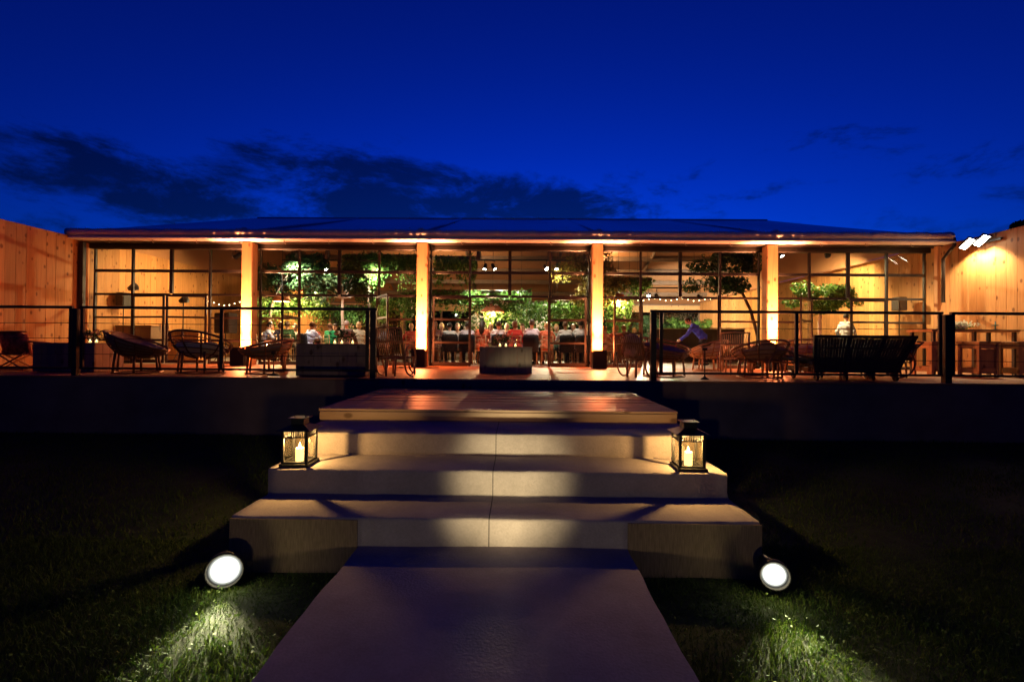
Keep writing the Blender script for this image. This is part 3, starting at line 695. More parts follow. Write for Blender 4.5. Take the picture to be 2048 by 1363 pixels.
def hoop_chair(x, y, rz, lab, mat=RATTAN, cush=None, hb=1.0):
    T = thing('hoop_chair', lab, 'lounge chair', (x, y, 0), rz, 'rattan hoop-arm chairs on the terrace')
    for s in (-1, 1):
        M().tube([(s*.30, .05+.30*math.cos(2*math.pi*k/28), .315+.30*math.sin(2*math.pi*k/28)) for k in range(28)], .018, 7, True).build('hoop_arm', mat, T, True)
        M().tube([(s*.27, -.02, .33), (s*.27, .12, .12), (s*.28, .22, .06)], .016, 6).build('brace', mat, T, True)
        M().tube([(s*.26, -.18, .30), (s*.27, -.3, .62), (s*.28, -.40, hb)], .018, 6).build('back_post', mat, T, True)
        M().tube([(s*.22, .42, .36), (s*.24, .47, .0)], .02, 6).build('front_leg', mat, T, True)
        M().tube([(s*.10, -.20, .34), (s*.09, -.22, .0)], .02, 6).build('rear_leg', mat, T, True)
    for i in range(13):
        xx_ = -.24+i*.04; M().tube([(xx_, -.20, .36), (xx_*1.03, -.31-.03*math.cos(xx_*6), .64), (xx_*1.08, -.40-.03*math.cos(xx_*6), hb-.03)], .011, 5).build('back_cane', mat, T, True)
    for z, y_ in ((hb, -.41), (.66, -.32), (.38, -.21)): M().tube([(-.29, y_, z), (0, y_-.035, z+.02), (.29, y_, z)], .018, 6).build('back_rail', mat, T, True)
    for i in range(14): M().tube([(-.26, -.17+i*.045, .335+.002*i), (.26, -.17+i*.045, .335+.002*i)], .012, 5).build('seat_cane', mat, T, True)
    if cush: M().sph((0, .05, .42), (.24, .27, .09), 16, 10, fn=lambda d: 1+.1*math.sin(d.x*9+d.y*7)).build('cushion', cush, T, True); M().sph((0, -.22, .64), (.23, .1, .24), 16, 10, fn=lambda d: 1+.1*math.sin(d.x*9+d.z*7)).build('back_cushion', cush, T, True)
    return T
hoop_chair(X(783, 8.9), 9.15, R(-8), 'dark cane chair with hoop arms beside the left top of the steps', RATTAN, None, .92)
hoop_chair(X(1282, 9.0), 9.35, R(-40), 'cane chair with hoop arms beside the right top of the steps', RATTAN, FUR_P, .86)
hoop_chair(X(1478, 10.2), 10.4, R(-28), 'cane chair with hoop arms between two sheepskin bowl chairs', RATTAN_L, None, .92)
hoop_chair(X(1800, 9.6), 9.9, R(80), 'rattan chair with spoked hoop arms behind the right end of the daybed', RATTAN_D, CUSH, .74)
# rattan chaise beside the daybed
T = thing('rattan_chaise', 'rattan chaise with curved arm behind the railing left of the daybed', 'chaise', (X(1606, 9.1), 9.25, 0), R(-90))
for s in (-1, 1):
    M().tube([(s*.3, -.5+.28*math.cos(a), .28+.28*math.sin(a)) for a in np.linspace(-.9, 3.6, 18)], .022, 7).build('arm', RATTAN, T, True)
    M().tube([(s*.3, -.4, .5), (s*.3, .1, .42), (s*.3, .7, .3)], .022, 7).build('side_rail', RATTAN, T, True)
    for y_ in (-.6, .6): M().cyl((s*.28, y_, .3), (s*.28, y_, 0), .022, n=7).build('leg', RATTAN, T)
for i in range(22): M().cyl((-.29, -.42+i*.052, .33-.004*i), (.29, -.42+i*.052, .33-.004*i), .014, n=5).build('seat_cane', RATTAN, T)
M().box(-.27, -.4, .36, .27, .66, .43).build('mattress', CUSH, T, bevel=.03)

# patterned wicker armchair at far left
T = thing('wicker_armchair', 'red patterned wicker armchair at the far left by the plank wall', 'armchair', (X(22, 9.6), 9.75, 0), R(-12))
PAT = pm('pattern_fabric', (.30, .08, .06), rough=.85, var=.9, scale=16)
m = M()
for i in range(13):
    t = -1.15+2.3*i/12
    for z in (0, 1, 2): m.v.append((.42*math.sin(t), -.28*math.cos(t)-.04*z, .38+z*.22+(-.05 if abs(t) > .95 and z == 2 else 0)))
for i in range(12):
    for z in (0, 1): a = i*3+z; m.f.append((a, a+3, a+4, a+1))
b_ = m.build('wicker_back', PAT, T, True); sm = b_.modifiers.new('thick', 'SOLIDIFY'); sm.thickness = .05
M().tube([(.43*math.sin(t), -.29*math.cos(t)-.08, .82) for t in np.linspace(-1.15, 1.15, 14)], .02, 6).build('top_rail', RATTAN, T, True)
M().box(-.36, -.2, .34, .36, .36, .44).build('cushion', PAT, T, bevel=.03)
for s in (-1, 1):
    M().tube([(s*.38, -.15, .36), (s*.34, .38, .03)], .018, 6).build('cross_leg', RATTAN, T); M().tube([(s*.38, .38, .36), (s*.34, -.2, .03)], .018, 6).build('cross_leg', RATTAN, T)
    M().tube([(s*.40, -.25, .62), (s*.43, .1, .60), (s*.40, .38, .56), (s*.37, .38, .34)], .02, 6).build('arm', RATTAN, T, True)
for y_ in (-.22, .38): M().tube([(-.38, y_, .35), (.38, y_, .35)], .02, 6).build('seat_rail', RATTAN, T); M().tube([(-.36, y_, .03), (.36, y_, .03)], .02, 6).build('foot_rail', RATTAN, T)
M().tube([(-.38, -.235, .35), (.38, -.235, .03)], .016, 6).build('rear_brace', RATTAN, T); M().tube([(.38, -.265, .35), (-.38, -.265, .03)], .016, 6).build('rear_brace', RATTAN, T)

# dark daybed on castors, seen from behind
D_ = 8.72; x0, x1 = X(1626, D_), X(1831, D_); xe = X(1796, D_)
T = thing('daybed', 'dark slatted daybed on castors behind the right railing', 'daybed', ((x0+x1)/2, D_+.05, 0)); ox = (x0+x1)/2; hw = (x1-x0)/2; be = xe-ox
M().box(-hw, -.03, .80, hw, .03, .86).build('back_top_rail', W_DARK, T, bevel=.006); M().box(-hw, -.03, .15, be, .03, .21).build('back_bottom_rail', W_DARK, T, bevel=.006)
for i, (xa, xb_) in enumerate(((-hw+.035, -hw+.035), (-hw+.66, -hw+.62), (hw-.62, be-.56), (hw-.05, be-.04))):
    m = M(); v = [(xb_-.035, .211), (xb_+.035, .211), (xa+.035, .799), (xa-.035, .799)]
    m.v += [(a, -.026, b) for a, b in v]+[(a, .026, b) for a, b in v]; m.f += [(0,1,2,3),(7,6,5,4),(0,4,5,1),(1,5,6,2),(2,6,7,3),(3,7,4,0)]; m.build('back_stile', W_DARK, T, bevel=.004)
for k in range(30):
    u = (k+.5)/30; xa = -hw+.08+(2*hw-.16)*u; xb_ = -hw+.08+(hw+be-.15)*u
    m = M(); v = [(xb_-.022, .212), (xb_+.022, .212), (xa+.025, .798), (xa-.025, .798)]
    m.v += [(a, -.008, b) for a, b in v]+[(a, .008, b) for a, b in v]; m.f += [(0,1,2,3),(7,6,5,4),(0,4,5,1),(1,5,6,2),(2,6,7,3),(3,7,4,0)]; m.build('back_slat', W_DARK, T)
for z in (.40, .60): M().box(-hw+.08, -.022, z, hw-.2-(.6-z)*.4, -.009, z+.035).build('cross_rail', W_DARK, T)
M().box(-hw, .04, .15, be, .86, .25).build('seat_frame', W_DARK, T, bevel=.01); M().box(-hw+.04, .06, .255, be-.04, .84, .40).build('mattress', CUSH, T, bevel=.04)
for xx_ in (-hw+.07, -hw+.62, -hw+1.12, be-.05):
    for y_ in (.03, .75):
        c = M().tube([(xx_-.02, y_, .055), (xx_+.02, y_, .055)], .055, 14).build('castor', BLACK, T); M().box(xx_-.03, y_-.03, .085, xx_+.03, y_+.03, .149).build('fork', STEEL, T)
# slim stands
for px, D, h, rb, lab in ((1408, 8.85, .60, .075, 'slim black pole stand with round foot behind the right railing'), (545, 8.85, .46, .11, 'slim pole table with dark round foot in front of the low bowl chair')):
    T = thing('pole_stand', lab, 'stand', (X(px, D), D, 0)); M().lathe([(0, .0), (rb, .0), (rb, .012), (.03, .04), (.012, .06)], 16).build('foot', BLACK, T, True); M().cyl((0, 0, .05), (0, 0, h), .011, n=8).build('pole', BLACK, T)
    M().lathe([(0, h-.05), (.045, h-.05), (.05, h), (0, h)], 14).build('cup', BLACK, T, True)
# bar table and box stools at right
T = thing('bar_table', 'high bar table with timber top and dark legs against the right wall', 'table', (X(1942, 11.0), 11.15, 0))
for i in range(4): M().box(-1.22, -.36+i*.18, 1.02, .80, -.36+(i+1)*.18-.004, 1.07).build('top_plank', W_FURN, T, bevel=.004)
for xx_ in (-1.14, -.2, .72):
    for y_ in (-.30, .28): M().box(xx_-.03, y_-.03, 0, xx_+.03, y_+.03, 1.018).build('leg', STEEL, T)
def stool(px, D, lab, rz=0):
    T = thing('box_stool', lab, 'stool', (X(px, D), D, 0), rz, 'wooden box stools around the bar table')
    for sx in (-1, 1):
        for sy in (-1, 1): M().box(sx*.2-.03, sy*.2-.03, 0, sx*.2+.03, sy*.2+.03, .738).build('leg', W_FURN, T, bevel=.004)
    M().box(-.25, -.25, .74, .25, .25, .785).build('seat', W_FURN, T, bevel=.006)
    for k in range(4):
        rot = Matrix.Rotation(k*math.pi/2, 3, 'Z')
        for z, h in ((.68, .11), (.15, .12)): M().obox(rot @ Vector((0, .2, z)), (.338, .03, h), rot).build('rail', W_FURN, T, bevel=.003)
        if k in (2, 3): M().obox(rot @ Vector((0, .185, .41)), (.338, .012, .41), rot).build('panel', W_FURN, T)
stool(1945, 10.3, 'wooden box stool in front of the middle of the bar table', R(4)); stool(2026, 10.3, 'wooden box stool at the right picture edge before the bar table', R(-3)); stool(1852, 10.9, 'wooden box stool left of the thick railing post', R(8))
# ================================================================== inside the hall
def crown_pts(n, c, rad, seed, clumps=18, hollow=.35):
    r = np.random.default_rng(seed); k = r.normal(size=(clumps, 3)); k /= np.linalg.norm(k, axis=1, keepdims=True)
    k *= (r.uniform(hollow, .95, clumps)[:, None]); ii = r.integers(0, clumps, n)
    d = r.normal(size=(n, 3)); d /= np.linalg.norm(d, axis=1, keepdims=True)
    p = k[ii] + d*(r.uniform(.25, 1, n)**.6*.34*r.uniform(.7, 1.2, clumps)[ii])[:, None]
    nr = d*.6 + r.normal(size=(n, 3))*.6; nr[:, 2] += .45; nr /= np.linalg.norm(nr, axis=1, keepdims=True)
    return np.array(c)+p*np.array(rad), nr, k*np.array(rad)+np.array(c)
def tree(px, py, D, wpx, hpx, lab, mat, base_px=None, bark=BARK, n=2600, size=.12, seed=1, pot=True, dep=1.0, z0=0.0, name='potted_tree'):
    x = X(base_px or px, D); T = thing(name, lab, 'tree', (x, D, z0), 0, 'trees inside the hall' if pot else None)
    c = (X(px, D)-x, 0, Z(px, py, D)-z0); rad = (wpx/2/F*D*1.05, wpx/2/F*D*.8*dep, hpx/2/F*D*1.1)
    p, nr, k = crown_pts(n, c, rad, seed)
    quads_obj('crown', leaf_quads(p, nr, size, seed, .55), mat, T)
    r = random.Random(seed); ht = c[2]-rad[2]*.55
    tr = [(0, 0, .3 if pot else -.2), (.02, .01, ht*.4), (-.02+c[0]*.2, 0, ht*.75), (c[0]*.5, 0, ht), (c[0]*.9, 0, c[2])]
    trunk = M().tube(tr, [.065, .055, .05, .042, .02], 8).build('trunk', bark, T, True)
    for q in k[:11]: M().tube([tr[3] if q[2] > tr[3][2] else tr[2], tuple((np.array(tr[3])+q)/2+np.array([0, 0, .05])), tuple(q)], [.028, .018, .006], 5).build('limb', bark, T, True)
    if pot:
        M().lathe([(0, 0), (.2, 0), (.27, .42), (.29, .43), (.29, .47), (.255, .47), (.25, .40), (0, .40)], 18).build('pot', TERRA if seed % 2 else BLACK, T, True)
    return T
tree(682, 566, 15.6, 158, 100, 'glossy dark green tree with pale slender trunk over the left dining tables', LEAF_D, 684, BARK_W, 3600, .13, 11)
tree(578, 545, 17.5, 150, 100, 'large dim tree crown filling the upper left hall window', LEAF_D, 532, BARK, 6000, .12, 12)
tree(733, 545, 19.5, 90, 70, 'bright green tree lit by a white spot right of the dark trees', LEAF, 738, BARK, 2600, .13, 18)
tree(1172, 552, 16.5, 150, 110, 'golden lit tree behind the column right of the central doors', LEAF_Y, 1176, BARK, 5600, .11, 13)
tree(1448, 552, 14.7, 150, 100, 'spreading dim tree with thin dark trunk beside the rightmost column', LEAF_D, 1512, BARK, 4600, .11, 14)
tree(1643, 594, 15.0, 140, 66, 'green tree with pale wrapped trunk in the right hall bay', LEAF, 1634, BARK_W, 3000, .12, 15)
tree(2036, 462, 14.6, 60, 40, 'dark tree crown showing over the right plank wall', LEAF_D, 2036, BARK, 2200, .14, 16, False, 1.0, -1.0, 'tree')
# hanging beds of foliage
def roofz(D): return (3.56+(RZ-.45-3.56)*(D-13.45)/(RY-13.45) if D < RY else RZ-.45+(3.42-RZ+.45)*(D-RY)/(31.2-RY))-.02
def hanging(px0, px1, pyt, pyb, D, lab, mat, n=2200, size=.10, dep=.5, seed=1, droop=.6, flowers=0, strands=0, flmat=None, wire=True):
    x0, x1 = X(px0, D), X(px1, D); zt, zb = Z(px0, pyt, D), Z(px0, pyb, D); xm = (x0+x1)/2
    T = thing('hanging_planter', lab, 'hanging plants', (xm, D, zt), 0, 'hanging planters in the hall')
    r = np.random.default_rng(seed); hw = (x1-x0)/2; h = zt-zb
    prof = .5+.3*np.sin(np.linspace(0, 9, 60)+seed)+.25*r.uniform(-1, 1, 60)
    xx_ = r.uniform(-hw, hw, n); pr = np.interp(xx_, np.linspace(-hw, hw, 60), prof)
    zz = -np.abs(r.normal(0, .36, n))*h*np.clip(.5+pr, .35, 1.6)+r.normal(0, .05, n)
    zz = np.clip(zz, -h*1.35, .12); yy_ = r.normal(0, dep*.4, n)
    p = np.stack([xx_, yy_, zz], 1); nr = r.normal(size=(n, 3))*.7; nr[:, 1] -= .4; nr[:, 2] += .4; nr /= np.linalg.norm(nr, axis=1, keepdims=True)
    quads_obj('foliage', leaf_quads(p, nr, size, seed, .4 if strands else .55, droop), mat, T)
    if flowers:
        ii = r.integers(0, n, flowers); fp = np.repeat(p[ii], 6, 0)+r.normal(0, .03, (flowers*6, 3)); fn = r.normal(size=fp.shape); fn /= np.linalg.norm(fn, axis=1, keepdims=True)
        quads_obj('flowers', leaf_quads(fp, fn, .06, seed+1, .8), flmat or FLOWER, T)
    M().box(-hw, -.12, -.02, hw, .12, .10).build('trough', BEAM, T, bevel=.01)
    if wire:
        for xw in (-hw*.85, hw*.85): M().cyl((xw, 0, .1), (xw, 0, roofz(D)-zt), .006, n=5).build('wire', BLACK, T)
    return T
hanging(800, 1062, 584, 632, 17.6, 'long hanging bed of lit leafy plants above the central table', LEAF, 5200, .11, .7, 21, .6, 40)
hanging(968, 1120, 606, 668, 16.6, 'thick hanging greenery with white flowers right of the central pendant', LEAF, 3600, .11, .9, 22, .5, 90, wire=False)
hanging(1108, 1186, 606, 644, 17.2, 'bright green hanging bed in front of the golden tree', LEAF_F, 1700, .09, .6, 23, .6, 30)
hanging(512, 650, 598, 645, 18.0, 'yellow-green hanging bed in front of the left timber wall', LEAF_F, 3400, .11, .7, 24, .6)
hanging(690, 838, 512, 566, 20.5, 'wide hanging fern bed high under the ceiling, left of the inner column', LEAF_F, 3600, .15, .9, 25, 1.4, strands=1)
hanging(868, 952, 516, 572, 20.5, 'dim hanging fern bed high behind the left central door', LEAF_F, 2200, .15, .9, 26, 1.4, strands=1)
hanging(1218, 1300, 560, 594, 18.5, 'hanging fern bed over the tables right of the central doors', LEAF_F, 1700, .12, .6, 27, 1.2, strands=1)
hanging(800, 850, 596, 650, 18.4, 'leafy climber hanging just behind the inner left column', LEAF, 1300, .11, .6, 30, .8)
hanging(1206, 1262, 600, 652, 17.9, 'leafy trailing plants right of the inner right column', LEAF, 1500, .11, .6, 31, .8, 20)
hanging(636, 742, 612, 655, 22.5, 'leafy green shelf planting behind the pale tree trunk', LEAF, 2400, .13, .6, 28, .5, wire=False)
hanging(742, 800, 596, 650, 19.5, 'yellow-green hanging climber left of the inner column', LEAF_F, 1500, .11, .6, 29, .8)
# lit shrubs beyond the rear windows and a dark hedge behind
for px, wpx, mat, lab, sd in ((1372, 84, LEAF, 'brightly lit round shrub behind the bar counter', 41), (1425, 60, LEAF_F, 'pale lit shrub next to the right inner plank wall', 42), (1300, 74, LEAF_D, 'dim shrub outside the rear window left of the lit shrub', 43), (1232, 50, LEAF, 'small green shrub seen through the open door leaf', 44)):
    D = 29.4; T = thing('shrub', lab, 'shrub', (X(px, D), D, 0), 0, 'shrubs at the rear of the hall'); w_ = wpx/2/F*D
    p, nr, k = crown_pts(2200, (0, 0, 1.75), (w_, w_*.7, .75), sd); quads_obj('foliage', leaf_quads(p, nr, .17, sd, .6), mat, T)
    for q in k[:6]: M().tube([(0, 0, .5), tuple(q*.6), tuple(q)], [.03, .02, .01], 5).build('stem', BARK, T, True)
    M().box(-w_*.8, -.3, 0, w_*.8, .3, .95).build('planter', W_DARK, T, bevel=.01)
hd = thing('hedge', 'dark hedge outside the rear windows of the hall', 'hedge', (0, 36, -1.05))
r2 = np.random.default_rng(77); n = 9000; p = np.stack([r2.uniform(-17, 17, n), r2.normal(0, .5, n), r2.uniform(0, 5.2, n)+.25*np.sin(r2.uniform(0, 6, n))], 1); nr = r2.normal(size=(n, 3)); nr[:, 1] -= 1; nr /= np.linalg.norm(nr, axis=1, keepdims=True)
quads_obj('foliage', leaf_quads(p, nr, .3, 9, .6), LEAF_D, hd); M().box(-17, .6, 0, 17, 1.0, 5.0).build('core', pm('hedge_core', (.01, .016, .006), .95), hd)

# --- ceiling lighting
def hang_spot(px, py, D, aim, power, lab, color=(1, .90, .70), angle=70, face=True, warm=False, rad=.07):
    p = Vector((X(px, D), D, Z(px, py, D))); T = thing('stage_spotlight', lab, 'spotlight', p, 0, 'spotlights hung in the hall')
    d = (Vector(aim)-p).normalized(); q = d.to_track_quat('Z', 'Y').to_matrix()
    M().lathe([(0, -.24), (.05, -.24), (.065, -.2), (.07, -.05), (rad+.015, 0), (rad+.015, .04), (rad+.008, .04), (rad, 0)], 14, (0, 0, 0), q).build('can', BLACK, T, True)
    M().lathe([(0, .02), (rad*.6, .014), (rad, .004)], 14, (0, 0, 0), q).build('lens', E_WARM if warm else E_SPOT, T, True)
    M().tube([(-.1, 0, 0), (-.1, 0, .16), (.1, 0, .16), (.1, 0, 0)], .008, 5).build('yoke', BLACK, T); M().cyl((0, 0, .16), (0, 0, .34), .012, n=6).build('clamp', BLACK, T)
    lamp('spot_light', 'SPOT', tuple(d*.07), power*PW, color, T, tuple(d*3), .07, angle, .8)
def bar_(px0, px1, py, D, lab):
    x0, x1 = X(px0, D), X(px1, D); z = Z(px0, py, D)+.36; T = thing('lighting_bar', lab, 'lighting bar', ((x0+x1)/2, D, z), 0, 'lighting bars in the hall')
    hw = (x1-x0)/2; M().cyl((-hw, 0, 0), (hw, 0, 0), .03, n=8).build('pipe', BLACK, T)
    for xw in (-hw*.8, hw*.8): M().cyl((xw, 0, .03), (xw, 0, roofz(D)-z), .008, n=5).build('wire', BLACK, T)
PW = 6.0
bar_(560, 760, 537, 18.0, 'black lighting bar with spots over the left tables'); bar_(940, 1140, 537, 18.0, 'black lighting bar with spots over the central table'); bar_(1260, 1400, 591, 21.0, 'low black lighting bar over the bar area')
hang_spot(590, 510, 16.2, (X(585, 18), 18.4, 2.2), 800, 'bright spotlight at the top left of the left dining bay')
hang_spot(648, 537, 18.0, (X(690, 15.6), 16.2, 1.4), 420, 'bright spotlight in the dark tree crown of the left dining bay')
hang_spot(733, 541, 18.0, (X(760, 20.5), 20.9, 3.0), 700, 'dazzling spotlight lighting the high fern bed green')
hang_spot(968, 537, 18.0, (X(930, 16), 16.9, 1.0), 760, 'left of the paired spotlights above the central table', angle=54)
hang_spot(988, 537, 18.0, (X(1060, 16), 16.9, 1.0), 760, 'right of the paired spotlights above the central table', angle=54)
hang_spot(1092, 537, 18.0, (X(1140, 16.5), 16.4, 2.2), 420, 'left of the dazzling spotlights beside the golden tree', (1, .82, .5))
hang_spot(1112, 537, 18.0, (X(1100, 17), 17.2, 2.0), 420, 'right of the dazzling spotlights beside the golden tree')
hang_spot(1312, 592, 21.0, (X(1372, 29.4), 29.2, 1.7), 1300, 'star-bright low spotlight over the bar area')
hang_spot(1296, 592, 21.0, (X(1260, 17), 17.2, .8), 420, 'dimmer spotlight just left of the star-bright one', (1, .8, .5))
hang_spot(1398, 594, 21.0, (12.1, 26, 1.6), 420, 'spotlight at the right end of the low lighting bar', (1, .74, .36), 90)
hang_spot(955, 516, 14.15, (X(945, 15), 15.1, .8), 48, 'small added fill spotlight above the left central door', (1, .84, .66), 80)  # this group is added fill behind the header, lighting the guests' backs
hang_spot(1100, 516, 14.15, (X(1110, 15), 15.1, .8), 48, 'small added fill spotlight above the right central door', (1, .84, .66), 80)
hang_spot(650, 512, 14.4, (X(640, 16), 15.9, .8), 55, 'small added fill spotlight over the guest in emerald shirt', (1, .84, .66), 85)
# wall washers high under the roof, aimed at the plank walls
hang_spot(1650, 512, 15.6, (12.2, 17.6, 1.5), 250, 'ceiling spotlight washing the right inner plank wall', (1, .74, .36), 110)
hang_spot(1560, 512, 16.5, (X(1640, 15), 15.3, 1.9), 380, 'ceiling spotlight left of the tree in the right hall bay', (1, .74, .36), 100)
hang_spot(420, 520, 19.5, (-12.6, 21.8, 1.5), 520, 'ceiling spotlight washing the far left inner wall yellow', (1, .74, .34), 80)
hang_spot(465, 512, 15.4, (-12.6, 15.6, 1.5), 150, 'ceiling spotlight washing the near left inner wall', (1, .66, .28), 110)
hang_spot(655, 560, 24.5, (-12.6, 26.2, 1.4), 420, 'ceiling spotlight washing the rear end of the left wall', (1, .66, .28), 85)
hang_spot(1180, 512, 24.0, (X(1330, 29), 28.0, 4.0), 260, 'spotlight far back washing the ceiling liner', (1, .6, .26), 120)
hang_spot(860, 512, 21.0, (X(900, 27), 27.0, 4.6), 260, 'added fill spotlight far back in the central bay washing the ceiling', (1, .62, .3), 130)  # added, like the next one, to put warm light on the ceiling liner
hang_spot(470, 512, 21.0, (X(560, 27), 27.0, 4.6), 300, 'added fill spotlight far back in the left bay washing the ceiling', (1, .62, .3), 130)
# wicker pendants
def pendant(px, py, D, lab, rad=.34):
    T = thing('pendant_lamp', lab, 'pendant lamp', (X(px, D), D, Z(px, py, D)), 0, 'wicker pendant lamps')
    M().lathe([(.06, .26), (.2, .2), (rad, 0), (rad, -.04), (rad-.02, -.04), (.19, .17)], 20).build('shade', TERRA, T, True)
    M().cyl((0, 0, .26), (0, 0, roofz(D)-Z(px, py, D)), .008, n=5).build('cord', BLACK, T); M().sph((0, 0, .0), .05, 10, 8).build('bulb', E_BULB, T, True)
    lamp('pendant_light', 'POINT', (0, 0, -.12), 520, (1, .62, .3), T, size=.05)
pendant(622, 582, 15.9, 'terracotta pendant lamp between the left tree crowns', .42); pendant(985, 622, 16.2, 'brown pendant lamp over the central table', .42); pendant(1236, 600, 17.5, 'brown pendant lamp over the table right of the central doors', .3)
pendant(560, 600, 16.8, 'terracotta pendant lamp above the leftmost diners', .3)
# ================================================================== dining tables, chairs, people
def table(x0, x1, y, wd, lab, rz=0):
    xm = (x0+x1)/2; hw = (x1-x0)/2; T = thing('dining_table', lab, 'table', (xm, y, 0), rz, 'long dining tables in the hall')
    n = 4
    for i in range(n): M().box(-hw, -wd/2+i*wd/n+.002, .715, hw, -wd/2+(i+1)*wd/n-.002, .75).build('top_plank', W_TABLE, T, bevel=.004)
    for sx in (-1, 1):
        for sy in (-1, 1): M().box(sx*(hw-.1)-.04, sy*(wd/2-.08)-.04, 0, sx*(hw-.1)+.04, sy*(wd/2-.08)+.04, .714).build('leg', W_TABLE, T)
    M().box(-hw+.1, -.3, .66, hw-.1, .3, .712).build('apron', W_TABLE, T)
    return T
table(-2.75, 2.3, 15.35, .85, 'long dining table set across the central bay'); table(-7.6, -3.1, 16.5, .85, 'long dining table in the left bay behind the cube table'); table(2.7, 5.0, 17.3, .85, 'dining table right of the central doors'); table(-2.75, 2.3, 19.3, .85, 'second long dining table further back in the central bay')
# chair prototype
chair_parts = []
def cp_(name, m, mat, smooth=False): me_ = m.mesh(name, smooth); me_.materials.append(mat); chair_parts.append((name, me_))
cp_('seat', M().box(-.2, -.2, .43, .2, .2, .46), W_CHAIR)
for sx in (-1, 1):
    cp_('leg', M().cyl((sx*.17, .17, .43), (sx*.18, .18, 0), .014, n=7), W_CHAIR, True)
    cp_('rear_leg', M().tube([(sx*.18, -.20, 0), (sx*.175, -.18, .45), (sx*.17, -.22, .93)], .014, 7), W_CHAIR, True)
    cp_('stretcher', M().cyl((sx*.175, -.18, .2), (sx*.175, .17, .2), .009, n=6), W_CHAIR, True)
for z in (.90, .80, .55): cp_('back_rail', M().cyl((-.17, -.19-(z-.45)*.07, z), (.17, -.19-(z-.45)*.07, z), .011, n=6), W_CHAIR, True)
for i in range(5): cp_('spindle', M().cyl((-.11+i*.055, -.195, .55), (-.11+i*.055, -.215, .80), .007, n=6), W_CHAIR, True)
def chair(x, y, rz, lab):
    T = thing('banquet_chair', lab, 'chair', (x, y, 0), rz, 'banquet chairs at the dining tables')
    for nme, me_ in chair_parts: inst(nme, me_, T)
    return T
jm = M(); prof = [(.93, .30, .05), (.955, .36, .07), (.93, .46, .10), (.85, .50, .12), (.7, .50, .12), (.55, .49, .11), (.40, .47, .10)]
for z, wd, dp in prof:
    for k in range(20):
        a = 2*math.pi*k/20; e = lambda v: math.copysign(abs(v)**.55, v)
        jm.v.append((wd/2*e(math.cos(a))*(1+.02*math.sin(k*3+z*9)), -.215-(z-.6)*.06+dp/2*e(math.sin(a)), z+.012*math.sin(k*2.1)))
for i in range(len(prof)-1):
    for k in range(20): l = (k+1) % 20; jm.f.append((i*20+k, i*20+l, (i+1)*20+l, (i+1)*20+k))
jm.f.append(tuple(reversed(range(20))))
jme = jm.mesh('jacket', True); jme.materials.append(pm('jacket_cloth', (.014, .013, .018), .85, .3, 20, .2))

